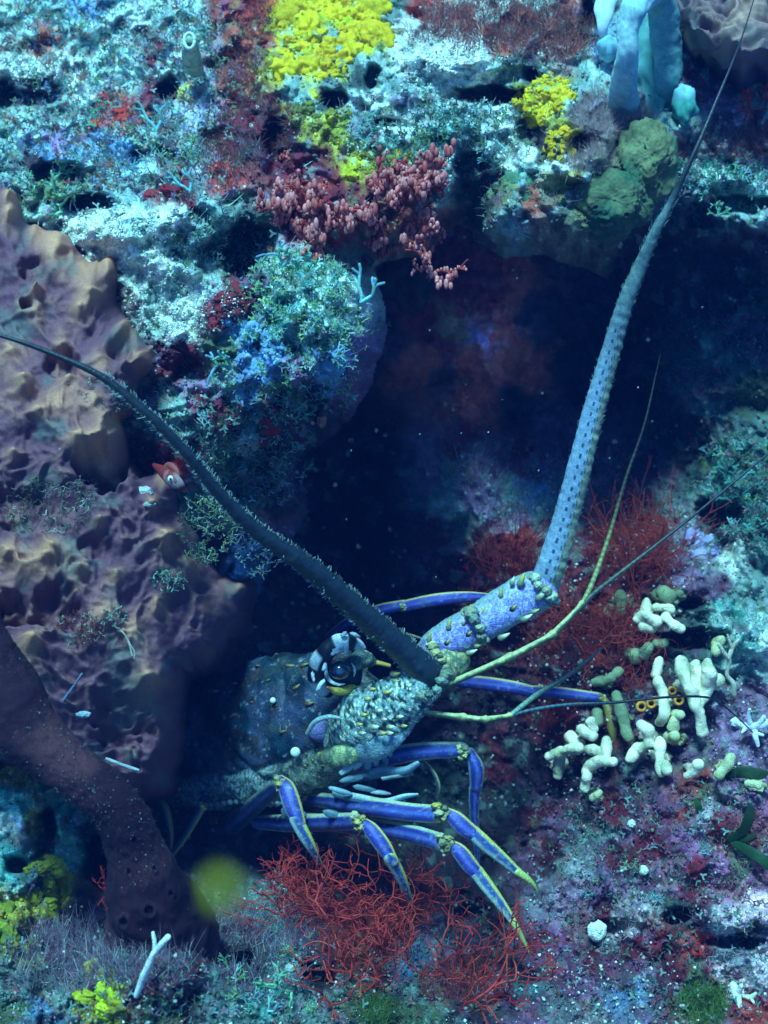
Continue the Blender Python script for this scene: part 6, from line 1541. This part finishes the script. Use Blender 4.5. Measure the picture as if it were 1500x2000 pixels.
flakes('leafy_turf', 'leafy teal turf on the right wall', 1500, lambda x, y: np.maximum(ell(x, y, 1450, 970, 90, 110), .6 * ell(x, y, 1400, 360, 110, 60)), (.0025, .006), [(.10, .34, .28), (.14, .28, .18), (.24, .18, .20)], 361, win=(1240, 1540, 300, 1120))
flakes('leafy_turf', 'leafy grey-green turf along the ledge front', 2600, lambda x, y: np.clip(np.maximum(ell(x, y, 850, 260, 170, 70), np.maximum(ell(x, y, 470, 870, 110, 110), ell(x, y, 420, 470, 110, 60))), 0, 1), (.002, .005), [(.16, .30, .26), (.30, .40, .36), (.14, .20, .10)], 371, win=(300, 1040, 180, 1010))

# sand grains, shell bits and crust crumbs: small lumps of eight faces
def crumbs(name, label, n, dens, size, seed, colf, win=(-60, 1560, -60, 2060)):
    x, y, B, Nn, Cc = pick(n, dens, seed, *win); n = len(x); r = np.random.default_rng(seed + 1)
    A = r.normal(0, 1, (n, 3)); A /= np.linalg.norm(A, axis=1, keepdims=True)
    Bv = np.cross(A, r.normal(0, 1, (n, 3))); Bv /= np.linalg.norm(Bv, axis=1, keepdims=True); Cv = np.cross(A, Bv)
    s = (r.uniform(0, 1, n) ** 2.2 * (size[1] - size[0]) + size[0])[:, None]
    q = r.uniform(.45, 1.2, (n, 6, 1))
    O = B + Nn * s * .5
    V = np.stack([O + A * s * q[:, 0], O - A * s * q[:, 1], O + Bv * s * q[:, 2], O - Bv * s * q[:, 3], O + Cv * s * q[:, 4], O - Cv * s * q[:, 5]], 1)
    F = np.array([[0, 2, 4], [2, 1, 4], [1, 3, 4], [3, 0, 4], [2, 0, 5], [1, 2, 5], [3, 1, 5], [0, 3, 5]])
    C = colf(x, y, Cc, r)
    mb = MB(); mb.add(V.reshape(-1, 3), None, (F[None] + np.arange(n)[:, None, None] * 6).reshape(-1, 3), np.repeat(C[:, None], 6, 1).reshape(-1, 3))
    tag(tag(mb.build(name, M_CRUMB, smooth=True), label, 'grains'), kind='stuff')


def crumb_col(x, y, Cc, r):
    n = len(x); pal = np.array([(.50, .56, .50), (.30, .38, .34), (.28, .15, .24), (.28, .05, .05), (.13, .19, .09), (.40, .30, .24)])
    C = Cc * r.uniform(.7, 1.4, (n, 1)); k = r.random(n) < .14
    C[k] = pal[r.integers(len(pal), size=k.sum())] * r.uniform(.5, 1.1, (k.sum(), 1))
    return C


crumbs('crust_crumb', 'crumbly crust growing all over the reef rock', 34000, lambda x, y: np.where((x > 790) & (x < 1280) & (y > 480) & (y < 860), .08, .9), (.0004, .0019), 401, crumb_col)
crumbs('sand_grain', 'white sand and shell grains on the pale shelf', 5200, lambda x, y: np.maximum.reduce([ell(x, y, 240, 460, 140, 50), ell(x, y, 340, 600, 90, 70), ell(x, y, 880, 120, 100, 60), ell(x, y, 60, 140, 90, 40), .5 * ell(x, y, 450, 590, 60, 40)]), (.0003, .0013), 411, lambda x, y, C, r: np.array((.72, .74, .66)) * r.uniform(.6, 1.1, (len(x), 1)), win=(-20, 1020, 20, 720))
crumbs('shell_bit', 'pale shell bits scattered over the rubble slope', 1500, lambda x, y: np.clip(np.maximum(box(x, y, 1030, 1000, 1500, 2000), box(x, y, 0, 1850, 1100, 2000)) * (fb(x, y, 140, 3, 35) > .5), 0, 1), (.0004, .0018), 421, lambda x, y, C, r: np.array((.62, .66, .62)) * r.uniform(.4, 1.1, (len(x), 1)), win=(-20, 1520, 900, 2020))

# drifting specks in the water
r = np.random.default_rng(501); mb = MB()
for i in range(60):
    d = r.uniform(.42, .70); px = r.uniform(20, 1480); py = r.uniform(40, 1960)
    if r.random() < .5: px, py = r.uniform(560, 1300), r.uniform(480, 1200)
    l = r.uniform(.0002, .0009) * d; w = l * r.uniform(.22, .6)
    blob(mb, PW(px, py, d), (w, l, w), (.50, .60, .62), nu=6, nv=5, axes=np.array([RIG * .85 - UPI * .45, UPI * .85 + RIG * .45, -VIEW]))
tag(tag(mb.build('drifting_speck', M_CRUMB), 'pale specks drifting in the water', 'specks'), kind='stuff')
